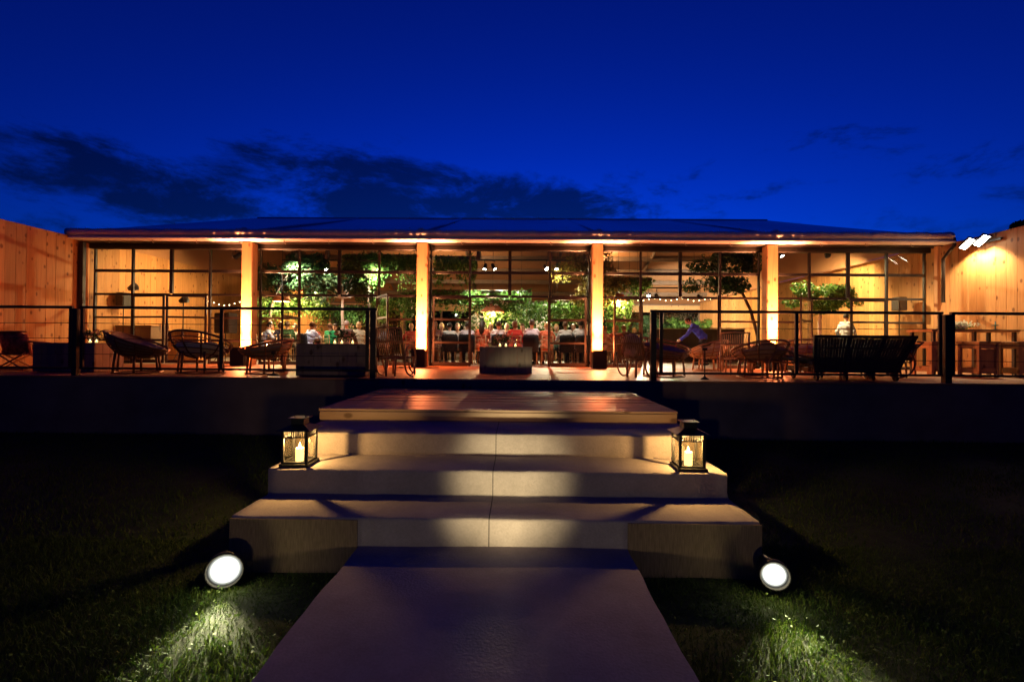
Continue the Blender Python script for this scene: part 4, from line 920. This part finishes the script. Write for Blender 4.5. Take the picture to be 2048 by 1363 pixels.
# ---- bodies: overlapping shapes fused into one skin by a voxel remesh
def caps(m, a, b, ra, rb, n=12):
    a, b = Vector(a), Vector(b); d = b-a; L_ = max(d.length, 1e-4); t = d/L_
    pts, rr = [], []
    for k in range(5): an = math.pi/2*(1-k/4); pts.append(a-t*ra*math.sin(an)); rr.append(max(ra*math.cos(an), .0015))
    for k in range(5): an = math.pi/2*k/4; pts.append(b+t*rb*math.sin(an)); rr.append(max(rb*math.cos(an), .0015))
    m.tube(pts, rr, n)
def make_body(pose):
    segs = []; S = lambda tg, a, b, ra, rb: segs.append((tg, Vector(a), Vector(b), ra, rb))
    sit = pose['sit']; hz = .56 if sit else .95; lean = R(pose.get('lean', 8)); up = Vector((0, math.sin(lean), math.cos(lean))); hip = Vector((0, 0, hz))
    sx = Vector((1, 0, 0))
    S('torso', hip-sx*.075, hip+sx*.075, .125, .125); wa = hip+up*.2; S('torso', wa-sx*.06, wa+sx*.06, .115, .115)
    ch = hip+up*.36; S('torso', ch-sx*.08, ch+sx*.08, .125, .125); sh = hip+up*.475; S('torso', sh-sx*.14, sh+sx*.14, .068, .068)
    S('torso', hip, ch, .12, .12); S('torso', sh, sh+up*.03, .07, .06)
    hl = R(pose.get('head', 4)); hu = Vector((0, math.sin(hl), math.cos(hl))); nk = sh+up*.06; hd_ = nk+hu*.175
    S('neck', nk-up*.03, nk+hu*.08, .056, .052)
    for s, key in ((-1, 'L'), (1, 'R')):
        so = sh+sx*.165*s-up*.01; el, ha = pose['arm'+key]; el = Vector((el[0]*s, el[1], el[2])); ha = Vector((ha[0]*s, ha[1], ha[2]))
        S('uarm', so, el, .052, .041); S('farm', el, ha, .04, .027)
        f = (ha-el).normalized(); side = f.cross(Vector((0, 0, 1))).normalized(); S('hand', ha, ha+f*.075, .027, .031)
        for k in range(4):
            b0 = ha+f*.09+side*(.033-.022*k); ln = (.062, .072, .068, .052)[k]; mid = b0+f*ln*.55+Vector((0, 0, -.008)); S('hand', b0, mid, .0095, .009); S('hand', mid, mid+f*ln*.45+Vector((0, 0, -.018)), .009, .008)
        tb = ha+f*.03+side*.026*(-s); S('hand', tb, tb+f*.045+side*.03*(-s), .012, .010)
    for s in (-1, 1):
        h0 = hip+sx*.09*s-Vector((0, 0, .02))
        if sit: kn = Vector((.12*s, .43, .50)); an = Vector((.11*s, .40+pose.get('foot', 0), .085))
        else: kn = Vector((.10*s, .03+pose.get('step', 0)*s*.5, .50)); an = Vector((.10*s, -.02+pose.get('step', 0)*s, .085))
        S('thigh', h0, kn, .088, .058); S('shin', kn, an, .056, .036); S('foot', an-Vector((0, .02, .03)), an+Vector((.02*s, .15, -.045)), .042, .034)
    m = M()
    for tg, a, b, ra, rb in segs: caps(m, a, b, ra, rb)
    rot = Matrix.Rotation(-hl, 3, 'X')
    def hp(p): return hd_ + rot @ Vector(p)
    m.sph(hd_, (.074, .093, .112), 16, 12, rot); m.sph(hp((0, .025, -.06)), (.055, .065, .055), 12, 8, rot)
    m.sph(hp((0, .098, -.012)), (.013, .018, .024), 8, 6, rot)
    for s in (-1, 1): m.sph(hp((.078*s, -.008, -.005)), (.012, .022, .032), 8, 6, rot); m.sph(hp((.03*s, .082, .022)), (.02, .014, .009), 8, 6, rot)
    m.sph(hp((0, .088, -.058)), (.026, .012, .009), 8, 6, rot)
    segs.append(('head', hp((0, 0, -.04)), hp((0, 0, .05)), .085, .085))
    src = bpy.data.objects.new('tmp', m.mesh('tmp')); COL.objects.link(src)
    rm = src.modifiers.new('r', 'REMESH'); rm.mode = 'VOXEL'; rm.voxel_size = .0105; rm.use_smooth_shade = True
    s_ = src.modifiers.new('s', 'SMOOTH'); s_.iterations = 2; s_.factor = .5
    dc = src.modifiers.new('d', 'DECIMATE'); dc.ratio = .35
    dg = bpy.context.evaluated_depsgraph_get(); body = bpy.data.meshes.new_from_object(src.evaluated_get(dg)); body.name = 'body'
    bpy.data.objects.remove(src)
    nv = len(body.vertices); V = np.empty(nv*3, np.float32); body.vertices.foreach_get('co', V); V = V.reshape(-1, 3)
    Nn = np.empty(nv*3, np.float32); body.vertices.foreach_get('normal', Nn); Nn = Nn.reshape(-1, 3)
    best = np.full(nv, 9e9); reg = np.zeros(nv, int); tags = ['torso', 'neck', 'uarm', 'farm', 'hand', 'thigh', 'shin', 'foot', 'head']
    for tg, a, b, ra, rb in segs:
        a, b = np.array(a), np.array(b); ab = b-a; t = np.clip(((V-a)@ab)/max(ab@ab, 1e-9), 0, 1); dd = np.linalg.norm(V-(a+t[:, None]*ab), axis=1)-(ra+(rb-ra)*t)
        k = dd < best; best[k] = dd[k]; reg[k] = tags.index(tg)
    # eyes and lips coloured on the skin mesh
    eye = np.zeros(nv, bool); lip = np.zeros(nv, bool)
    for s in (-1, 1): eye |= np.linalg.norm(V-np.array(hp((.03*s, .088, .008))), axis=1) < .013
    lip = np.linalg.norm((V-np.array(hp((0, .094, -.058))))*np.array([.6, 1, 2]), axis=1) < .015
    mi = np.zeros(len(body.polygons), np.int32)
    for f in body.polygons:
        vs_ = list(f.vertices)
        if eye[vs_].sum() >= 2: mi[f.index] = 1
        elif lip[vs_].sum() >= 2: mi[f.index] = 2
    body.polygons.foreach_set('material_index', mi)
    polys = [tuple(f.vertices) for f in body.polygons]
    def cloth(name, tg_set, off):
        ids = {tags.index(t) for t in tg_set}; sel = np.isin(reg, list(ids)); fs = [f for f in polys if all(sel[i] for i in f)]
        used = sorted({i for f in fs for i in f}); mp_ = {v: i for i, v in enumerate(used)}
        wr = .005*np.sin(V[:, 2]*60+V[:, 0]*25)+.004*np.sin(V[:, 0]*70+V[:, 1]*50)
        me_ = bpy.data.meshes.new(name); me_.from_pydata([tuple(V[i]+Nn[i]*(off+wr[i])) for i in used], [], [tuple(mp_[i] for i in f) for f in fs]); me_.polygons.foreach_set('use_smooth', [True]*len(fs)); me_.materials.append(None); me_.update(); return me_
    pose.update(body=body, head=hd_, hrot=hl, shirt=cloth('shirt', {'torso', 'uarm', 'farm'}, .014), dress=cloth('dress', {'torso', 'uarm', 'thigh'}, .016), trousers=cloth('trousers', {'thigh', 'shin'}, .012), shoes=cloth('shoes', {'foot'}, .008))
    return pose
POSES = {
 'upright': make_body(dict(sit=True, lean=4, head=2, armL=((.27, .12, .74), (.17, .36, .79)), armR=((.27, .14, .74), (.18, .38, .79)))),
 'lean': make_body(dict(sit=True, lean=16, head=14, foot=-.12, armL=((.29, .30, .80), (.10, .50, .81)), armR=((.30, .28, .80), (.08, .47, .82)))),
 'reach': make_body(dict(sit=True, lean=10, head=-4, foot=.05, armL=((.30, .16, .78), (.20, .40, .80)), armR=((.28, .32, .86), (.14, .46, 1.02)))),
 'stand': make_body(dict(sit=False, lean=2, head=6, step=.08, armL=((.27, -.04, 1.16), (.26, .10, .92)), armR=((.26, .02, 1.15), (.16, .26, 1.05)))),
 'bend': make_body(dict(sit=False, lean=40, head=46, step=.10, armL=((.26, .50, 1.02), (.16, .70, .84)), armR=((.25, .48, 1.02), (.20, .72, .86)))),
}
def hair_mesh(kind):
    r = random.Random(kind); m = M()
    ws = lambda d: 1+.03*math.sin(d.x*13+d.z*11)+.025*math.sin(d.y*21+d.x*17)
    m.sph((0, -.012, .018), (.086, .103, .112), 20, 14, fn=ws)
    keep = []
    for f in m.f:
        c = sum((Vector(m.v[i]) for i in f), Vector())/len(f)
        if (c.y > .035 and c.z < .062) or (c.z < (-.055 if kind != 'bob' else -.10)) : continue
        keep.append(f)
    if kind == 'bald': keep = [f for f in keep if sum(m.v[i][2] for i in f)/4 < .03]
    m.f = keep
    if kind == 'long': m.tube([(0, -.05, .05), (0, -.085, -.08), (0, -.105, -.20), (0, -.11, -.33)], [.06, .082, .085, .04], 12)
    if kind == 'bob': m.sph((0, -.03, -.04), (.09, .078, .085), 16, 10, fn=ws)
    if kind == 'bun': m.sph((0, -.11, .05), (.045, .045, .045), 12, 8, fn=ws)
    me_ = m.mesh('hair', True); me_.materials.append(None); return me_
HAIR = {k: hair_mesh(k) for k in ('short', 'long', 'bob', 'bun', 'bald')}
SKIN = [pm('skin_light', (.56, .34, .25), .5, .1), pm('skin_tan', (.42, .24, .16), .5, .1)]
EYE = pm('eye_dark', (.02, .015, .012), .3); LIP = pm('lip', (.38, .13, .11), .5)
CL = {}
def cloth_mat(c):
    if c not in CL: CL[c] = pm('cloth_%d' % len(CL), c, .85, .12, 14, .2)
    return CL[c]
HC = {'dark': pm('hair_dark', (.018, .012, .008), .45, .4, 40), 'brown': pm('hair_brown', (.09, .045, .02), .45, .4, 40), 'auburn': pm('hair_auburn', (.17, .06, .02), .45, .4, 40), 'blond': pm('hair_blond', (.45, .29, .12), .45, .3, 40), 'grey': pm('hair_grey', (.34, .33, .32), .5, .3, 40)}
NAVY = (.02, .022, .04); PANTS = (.02, .02, .026)
def short(lab, k=10): return ' '.join(lab.replace('person in ', 'guest in ').split()[:k]).rstrip(',')
def person(px, D, face, pose, top, hair, hcol, lab, dress=False, seat=True, jacket=False, dz=0, chairlab=None, sc=1.0):
    x = X(px, D); T = thing('person', lab, 'person', (x, D, dz), R(face), 'guests in the hall'); T.scale = (sc, sc, sc); P_ = POSES[pose]
    b = inst('body', P_['body'], T)
    if len(P_['body'].materials) < 3:
        for q in (SKIN[0], EYE, LIP): P_['body'].materials.append(q)
    b.material_slots[0].link = 'OBJECT'; b.material_slots[0].material = SKIN[(px//7) % 2]
    inst('dress' if dress else 'shirt', P_['dress' if dress else 'shirt'], T, mat=cloth_mat(top))
    if not dress: inst('trousers', P_['trousers'], T, mat=cloth_mat(PANTS))
    inst('shoes', P_['shoes'], T, mat=cloth_mat((.015, .012, .01)))
    inst('hair', HAIR[hair], T, tuple(P_['head']), (-P_['hrot'], 0, 0), HC[hcol])
    if seat:
        C = chair(x, D, R(face), 'spindle chair of the ' + short(lab))
        if jacket:
            j = inst('jacket', jme, None, (x, D, 0), (0, 0, R(face))); tag(j, 'black jacket on the chair of the ' + short(lab, 9), 'jacket', 'jackets on the chairs')
WH = (.68, .66, .66); LI = (.60, .56, .64); RD = (.55, .045, .03); OR = (.55, .12, .05); BL = (.45, .56, .78)
# near side of the central table, backs to the viewer
D1 = 14.66
for px, top, hair, hc, dr, jk, po, lab in (
  (869, (.20, .07, .06), 'long', 'auburn', 1, 0, 'upright', 'person in dark red dress at the left end of the central row'),
  (899, WH, 'short', 'dark', 0, 1, 'lean', 'person in white shirt, second from left in the central row'),
  (934, LI, 'short', 'dark', 0, 1, 'lean', 'person in pale shirt behind the left door edge, central row'),
  (964, OR, 'long', 'dark', 1, 0, 'upright', 'person in orange dress with long dark hair, central row'),
  (997, WH, 'short', 'dark', 0, 1, 'upright', 'person in white shirt between orange and red dresses'),
  (1030, RD, 'bob', 'brown', 1, 0, 'upright', 'person in bright red dress with brown bob, central row'),
  (1063, LI, 'short', 'dark', 0, 1, 'reach', 'person in lilac shirt sitting tall right of the red dress'),
  (1094, OR, 'bun', 'blond', 1, 0, 'lean', 'person in coral dress with blond bun beside the right door edge'),
  (1131, WH, 'short', 'brown', 0, 1, 'upright', 'person in white shirt with brown hair behind right door leaf'),
  (1162, WH, 'short', 'dark', 0, 1, 'reach', 'person in white shirt with dark hair behind right door leaf')):
    person(px, D1, random.uniform(-10, 10), po, top, hair, hc, lab, dr, True, jk, sc=1.05 if px in (1063, 1162) else random.uniform(.97, 1.02))
# far side of the central table, facing the viewer
for px, top, hair, hc, dr, po, lab in (
  (884, (.3, .2, .2), 'bob', 'blond', 1, 'lean', 'person in rose dress facing us behind the second chair'),
  (914, (.6, .5, .45), 'bun', 'auburn', 1, 'lean', 'person in cream dress facing us left of the door edge'),
  (949, NAVY, 'short', 'brown', 0, 'upright', 'person in navy suit facing us left of the orange dress'),
  (981, (.5, .4, .2), 'long', 'blond', 1, 'lean', 'person in mustard dress facing us behind the centre left'),
  (1014, NAVY, 'short', 'grey', 0, 'reach', 'person in navy suit with grey hair facing us, table centre'),
  (1047, (.5, .2, .25), 'long', 'brown', 1, 'lean', 'person in pink dress facing us right of the red dress'),
  (1079, WH, 'bald', 'grey', 0, 'upright', 'person in white shirt and thinning hair facing us'),
  (1112, (.15, .25, .2), 'bob', 'blond', 1, 'lean', 'person in green dress facing us behind the right door'),
  (1147, NAVY, 'short', 'auburn', 0, 'lean', 'person in navy suit facing us between the two white shirts'),
  (1178, (.6, .3, .2), 'long', 'blond', 1, 'upright', 'person in peach dress facing us next to the right column')):
    person(px, 16.05, 180+random.uniform(-14, 14), po, top, hair, hc, lab, dr)
# left bay
for px, D, fc, po, top, hair, hc, dr, jk, lab in (
  (524, 15.8, -60, 'lean', BL, 'short', 'dark', 0, 0, 'person in light blue shirt next to the leftmost column'),
  (551, 15.8, -15, 'lean', (.03, .03, .05), 'bob', 'brown', 1, 0, 'person in black dress left of the open door leaf'),
  (571, 15.8, 12, 'upright', (.03, .10, .04), 'short', 'brown', 0, 0, 'person in dark green shirt right of the open door leaf'),
  (613, 15.6, -28, 'lean', (.52, .60, .85), 'short', 'brown', 0, 1, 'person in light blue shirt leaning over above the cube table'),
  (631, 17.2, 176, 'lean', (.35, .10, .10), 'short', 'dark', 1, 0, 'person in maroon dress facing us beside the blue shirt'),
  (657, 15.8, -18, 'upright', (.02, .30, .10), 'bald', 'brown', 0, 0, 'person in emerald green shirt near the pale tree trunk'),
  (691, 15.3, 4, 'upright', (.13, .10, .085), 'short', 'grey', 0, 0, 'person in brown jacket with grey hair behind the cube table'),
  (717, 15.7, 24, 'lean', (.5, .48, .36), 'bob', 'blond', 1, 0, 'person in cream dress with blond bob beside the railing end'),
  (768, 16.2, -10, 'upright', (.06, .07, .06), 'short', 'dark', 0, 0, 'person in dark suit above the dark cane chair'),
  (822, 16.0, 14, 'lean', (.45, .08, .06), 'bun', 'blond', 1, 0, 'person in red dress left of the inner left column'),
  (540, 17.2, 170, 'reach', (.5, .35, .3), 'long', 'auburn', 1, 0, 'person in beige dress facing us at the left table end'),
  (588, 17.2, 186, 'upright', WH, 'short', 'grey', 0, 0, 'person in white shirt facing us left of the blue shirt'),
  (672, 17.3, 180, 'lean', (.55, .50, .48), 'bun', 'brown', 1, 0, 'person in pale dress facing us behind the tree trunk'),
  (735, 17.3, 184, 'upright', NAVY, 'short', 'dark', 0, 0, 'person in navy suit facing us behind the railing end posts'),
  # right of the central doors
  (1214, 16.5, 20, 'lean', (.5, .16, .10), 'bun', 'auburn', 1, 0, 'person in rust dress just right of the inner right column'),
  (1232, 16.5, -10, 'upright', (.45, .07, .05), 'bob', 'blond', 1, 0, 'person in red dress behind the half open door leaf'),
  (1252, 16.5, 16, 'lean', (.06, .03, .03), 'short', 'brown', 0, 1, 'person in dark shirt behind the half open door leaf'),
  (1266, 18.1, 180, 'lean', (.6, .42, .3), 'bob', 'blond', 1, 0, 'person in apricot dress facing us right of the door leaf'),
  (1226, 18.1, 176, 'upright', WH, 'short', 'dark', 0, 0, 'person in white shirt facing us behind the rust dress')):
    person(px, D, fc, po, top, hair, hc, lab, dr, True, jk, sc=random.uniform(.97, 1.02))
# standing people
person(1404, 15.4, 72, 'bend', (.05, .08, .80), 'short', 'dark', 'person in bright blue shirt bending over beside the bar', False, False)
person(1686, 15.6, -70, 'stand', (.30, .31, .33), 'short', 'dark', 'person in grey jacket standing under the right tree', False, False)
# second table: a few guests further back
for i, (px, top, hair, hc) in enumerate(((890, NAVY, 'short', 'dark'), (930, RD, 'long', 'brown'), (1000, WH, 'short', 'brown'), (1120, (.4, .3, .3), 'bob', 'dark'))):
    person(px, 18.6, random.uniform(-10, 10), 'upright', top, hair, hc, ('person in navy suit at the far table, left', 'person in red dress at the far table, left of centre', 'person in white shirt at the far table, centre', 'person in taupe dress at the far table, right')[i], i in (1, 3))
# ---- table settings
gl_ = M().lathe([(.0, 0), (.032, 0), (.005, .008), (.005, .085), (.03, .11), (.036, .15), (.03, .19)], 10).mesh('wine_glass', True); gl_.materials.append(GLASSW)
tl_ = M().lathe([(0, 0), (.03, 0), (.035, .07), (.031, .07), (.028, .01), (0, .01)], 10).mesh('tea_light', True); tl_.materials.append(emis('tea_light_glow', (1, .6, .25), 5))
def setting(px, D, z, me_, nm, lab, cat, grp): o = inst(nm, me_, None, (X(px, D), D, z)); tag(o, lab, cat, grp)
for i, px in enumerate(range(868, 1180, 24)):
    setting(px+6*(i % 2), 15.2+.3*(i % 2), .752, gl_, 'wine_glass', 'stemmed wine glass on the central dining table, number %s from its left end' % ('one two three four five six seven eight nine ten eleven twelve thirteen'.split()[i]), 'glass', 'wine glasses on the central table')
    if i % 2 == 0: setting(px+12, 15.35, .752, tl_, 'tea_light', 'glowing tea light on the central dining table, number %s from its left end' % ('one two three four five six seven'.split()[i//2]), 'candle', 'tea lights on the central table')
for i, px in enumerate(range(530, 760, 26)):
    setting(px, 16.3+.3*(i % 2), .752, gl_, 'wine_glass', 'stemmed wine glass on the left dining table, number %s from its left end' % ('one two three four five six seven eight nine'.split()[i]), 'glass', 'wine glasses on the left table')
    if i % 2: setting(px+10, 16.5, .752, tl_, 'tea_light', 'glowing tea light on the left dining table, number %s from its left end' % ('one two three four five'.split()[i//2]), 'candle', 'tea lights on the left table')
def bouquet(px, D, z, h, wd, lab, mat, fl=FLOWER, seed=1, vase=True, n=260):
    T = thing('flower_vase', lab, 'flowers', (X(px, D), D, z), 0, None); r = np.random.default_rng(seed)
    if vase: M().lathe([(0, 0), (.05, 0), (.06, .03), (.045, h*.4), (.055, h*.45), (.05, h*.45), (.04, h*.38), (0, .02)], 14).build('vase', GLASSW, T, True)
    p = r.normal(size=(n, 3))*np.array([wd*.35, wd*.3, h*.18])+np.array([0, 0, h*.72]); nr = r.normal(size=(n, 3)); nr[:, 2] += .6; nr /= np.linalg.norm(nr, axis=1, keepdims=True)
    quads_obj('leaves', leaf_quads(p, nr, .075, seed, .5), mat, T)
    c = r.normal(size=(n//9, 3))*np.array([wd*.38, wd*.32, h*.18])+np.array([0, 0, h*.82]); fp = np.repeat(c, 8, 0)+r.normal(0, .022, (n//9*8, 3)); fn = r.normal(size=fp.shape); fn /= np.linalg.norm(fn, axis=1, keepdims=True)
    quads_obj('blossoms', leaf_quads(fp, fn, .045, seed+5, .85), fl, T)
    for k in range(5): q = p[k]; M().tube([(0, 0, h*.1), (q[0]*.5, q[1]*.5, h*.5), tuple(q)], .005, 5).build('stem', MATS['bark'], T)
bouquet(950, 15.35, .752, .75, .5, 'large white flower arrangement left of centre on the central table', LEAF, FLOWER, 3, True, 420)
bouquet(1085, 15.35, .752, .55, .4, 'white flower arrangement right of centre on the central table', LEAF, FLOWER, 4)
bouquet(700, 16.5, .752, .45, .35, 'flower vase on the left dining table near the tree trunk', LEAF, PINKFL, 5)
for i, (px, D, z, sd, lab) in enumerate(((1005, 10.2, .587, 7, 'pinkish flowers on the central cube table'), (690, 9.05, .622, 8, 'small flowers among candles on the cube table by the left railing'), (172, 9.5, .602, 9, 'dark leafy plant with candles on the far left cube table'))):
    bouquet(px, D, z, .24, .26, lab, LEAF_D, PINKFL, sd, True, 120)
def candle_glass(px, D, z, lab):
    T = thing('candle_glass', lab, 'candle', (X(px, D), D, z), 0, 'candle glasses on the cube tables')
    M().lathe([(0, 0), (.032, 0), (.036, .10), (.033, .10), (.029, .006), (0, .006)], 12).build('glass', GLASSW, T, True); M().lathe([(0, .008), (.024, .008), (.024, .04), (0, .04)], 10).build('wax', WAX, T, True); M().lathe([(0, .042), (.006, .052), (.0, .07)], 6).build('flame', FLAME, T)
for px, D, z, lab in ((1000, 9.98, .587, 'left candle glass before the flowers on the central cube table'), (1012, 10.0, .587, 'middle candle glass on the central cube table'), (1031, 10.0, .587, 'candle glass right of the flowers on the central cube table'),
  (668, 8.95, .622, 'leftmost candle glass on the cube table by the left railing'), (682, 8.9, .622, 'second candle glass on the cube table by the left railing'), (704, 8.95, .622, 'rightmost candle glass on the cube table by the left railing'), (171, 9.4, .602, 'left candle glass on the far left cube table'), (184, 9.4, .602, 'right candle glass on the far left cube table')):
    candle_glass(px, D, z, lab)
# glass jug on the central cube table
o = M().lathe([(0, 0), (.05, 0), (.06, .05), (.055, .13), (.04, .17), (.05, .2), (.046, .2), (.036, .17), (.05, .12), (.05, .01), (0, .01)], 16).build('glass_jug', GLASSW, None, True, loc=(X(1030, 10.3), 10.3, .587)); tag(o, 'round glass jug at the right of the central cube table', 'jug')
# things on the bar table
T = thing('flower_bowl', 'bowl of white flowers on the bar table', 'bowl', (X(1918, 11), 11.1, 1.072)); M().lathe([(0, 0), (.08, 0), (.16, .09), (.15, .09), (.07, .015), (0, .015)], 16).build('bowl', WHITEC, T, True)
r = np.random.default_rng(3); c = r.normal(size=(260, 3))*np.array([.13, .07, .035])+np.array([0, 0, .12]); fn = r.normal(size=c.shape); fn /= np.linalg.norm(fn, axis=1, keepdims=True); quads_obj('blossoms', leaf_quads(c, fn, .06, 4, .85), FLOWER, T)
c = r.normal(size=(60, 3))*np.array([.18, .08, .03])+np.array([-.06, 0, .07]); fn = r.normal(size=c.shape); fn /= np.linalg.norm(fn, axis=1, keepdims=True); quads_obj('leaves', leaf_quads(c, fn, .08, 5, .5), LEAF, T)
o = M().lathe([(0, 0), (.05, 0), (.05, .01), (.012, .02), (.012, .09), (.07, .10), (.07, .11), (.01, .12), (.01, .2), (0, .2)], 14).build('cake_stand', pm('teal_glaze', (.06, .16, .17), .3), None, True, loc=(X(1979, 11), 11.0, 1.072)); tag(o, 'small teal tiered stand on the bar table', 'stand')
# ---- stands, speaker, counters in the hall
def tripod(T, h, mat=BLACK):
    M().cyl((0, 0, .25), (0, 0, h), .016, n=8).build('pole', mat, T)
    for k in range(3): a = 2*math.pi*k/3+.4; M().cyl((0, 0, .55), (.38*math.cos(a), .38*math.sin(a), .01), .012, n=6).build('leg', mat, T)
def speaker(px, D, z, wd, h, lab, rz=0):
    T = thing('loudspeaker', lab, 'loudspeaker', (X(px, D), D, 0), rz); M().box(-wd/2, -.16, z, wd/2, .16, z+h).build('cabinet', BLACK, T, bevel=.02)
    M().lathe([(0, 0), (wd*.32, 0), (wd*.36, -.012), (wd*.36, -.02)], 18, (0, .158, z+h*.38), Matrix.Rotation(R(90), 3, 'X')).build('woofer', STEEL, T, True)
    M().box(-wd*.4, -.172, z+h*.72, wd*.4, -.161, z+h*.92).build('rear_panel', STEEL, T); tripod(T, z)
speaker(447, 14.1, .92, .62, .62, 'black loudspeaker on a stand left of the leftmost lit column', R(-20))
speaker(238, 14.3, 1.75, .26, .42, 'small black loudspeaker on a thin stand in the left bay'); speaker(1791, 14.4, 1.78, .26, .42, 'small black loudspeaker on a thin stand in the right bay')
for px, D, z, lab in ((256, 14.0, 2.22, 'dark lamp head on a tall stand in the left bay'), (360, 14.6, 1.9, 'smaller dark lamp on a thin stand left of the loudspeaker')):
    T = thing('lamp_stand', lab, 'lamp stand', (X(px, D), D, 0)); tripod(T, z); M().lathe([(0, -.12), (.06, -.12), (.13, .1), (.12, .1), (.05, -.1)], 16, (0, 0, z+.08), Matrix.Rotation(R(70), 3, 'Y')).build('lamp_head', BLACK, T, True)
def counter(px0, px1, D, h, dep, lab, mat, nm='bar_counter'):
    x0, x1 = X(px0, D), X(px1, D); T = thing(nm, lab, 'counter', ((x0+x1)/2, D, 0)); hw = (x1-x0)/2; n = max(3, int(2*hw/.3))
    for i in range(n): M().box(-hw+i*2*hw/n+.002, -dep/2, 0, -hw+(i+1)*2*hw/n-.002, -dep/2+.03, h-.041).build('front_panel', mat, T, bevel=.003)
    M().box(-hw, -dep/2+.031, .02, hw, dep/2, h-.042).build('carcass', mat, T); M().box(-hw-.03, -dep/2-.03, h-.04, hw+.03, dep/2+.03, h).build('worktop', W_TABLE, T, bevel=.006)
counter(226, 310, 14.6, 1.15, .6, 'dark brown counter in the left bay under the lamp stand', W_TABLE); counter(318, 404, 15.6, 1.02, .6, 'pale timber counter right of the dark one in the left bay', W_PLANK)
counter(1308, 1478, 19.0, 1.35, .7, 'long dark bar counter behind the blue-shirted person', W_DARK); counter(1700, 1800, 17.5, 1.0, .6, 'pale counter against the right inner wall', W_PLANK)
for px, D, lab, mat in ((1565, 14.3, 'brown carton standing behind the rightmost column', W_FURN),):
    T = thing('storage_box', lab, 'box', (X(px, D), D, 0)); M().box(-.2, -.2, 0, .2, .2, .82).build('body', mat, T, bevel=.006); M().box(-.21, -.21, .821, .21, .21, .86).build('lid', mat, T, bevel=.004)
# string lights and framed shelf in the left bay
T = thing('string_lights', 'string of tiny warm lights in front of the far left inner wall', 'string lights', (X(440, 18.5), 18.5, Z(440, 600, 18.5)))
M().tube([(-1.0+.2*i, .02*i, .06*math.sin(i*.9)-.1*math.sin(math.pi*i/10)) for i in range(11)], .004, 4).build('wire', BLACK, T)
for i in range(11): M().sph((-1.0+.2*i, .02*i, .06*math.sin(i*.9)-.1*math.sin(math.pi*i/10)-.03), .02, 8, 6).build('bulb', E_BULB, T)
T = thing('string_lights', 'string of tiny lights along the low lighting bar over the bar area', 'string lights', (X(1330, 20.8), 20.8, Z(1330, 598, 20.8)))
M().tube([(-2.0+.25*i, 0, .05*math.sin(i*1.3)) for i in range(17)], .004, 4).build('wire', BLACK, T)
for i in range(17): M().sph((-2.0+.25*i, 0, .05*math.sin(i*1.3)-.03), .022, 8, 6).build('bulb', E_BULB, T)
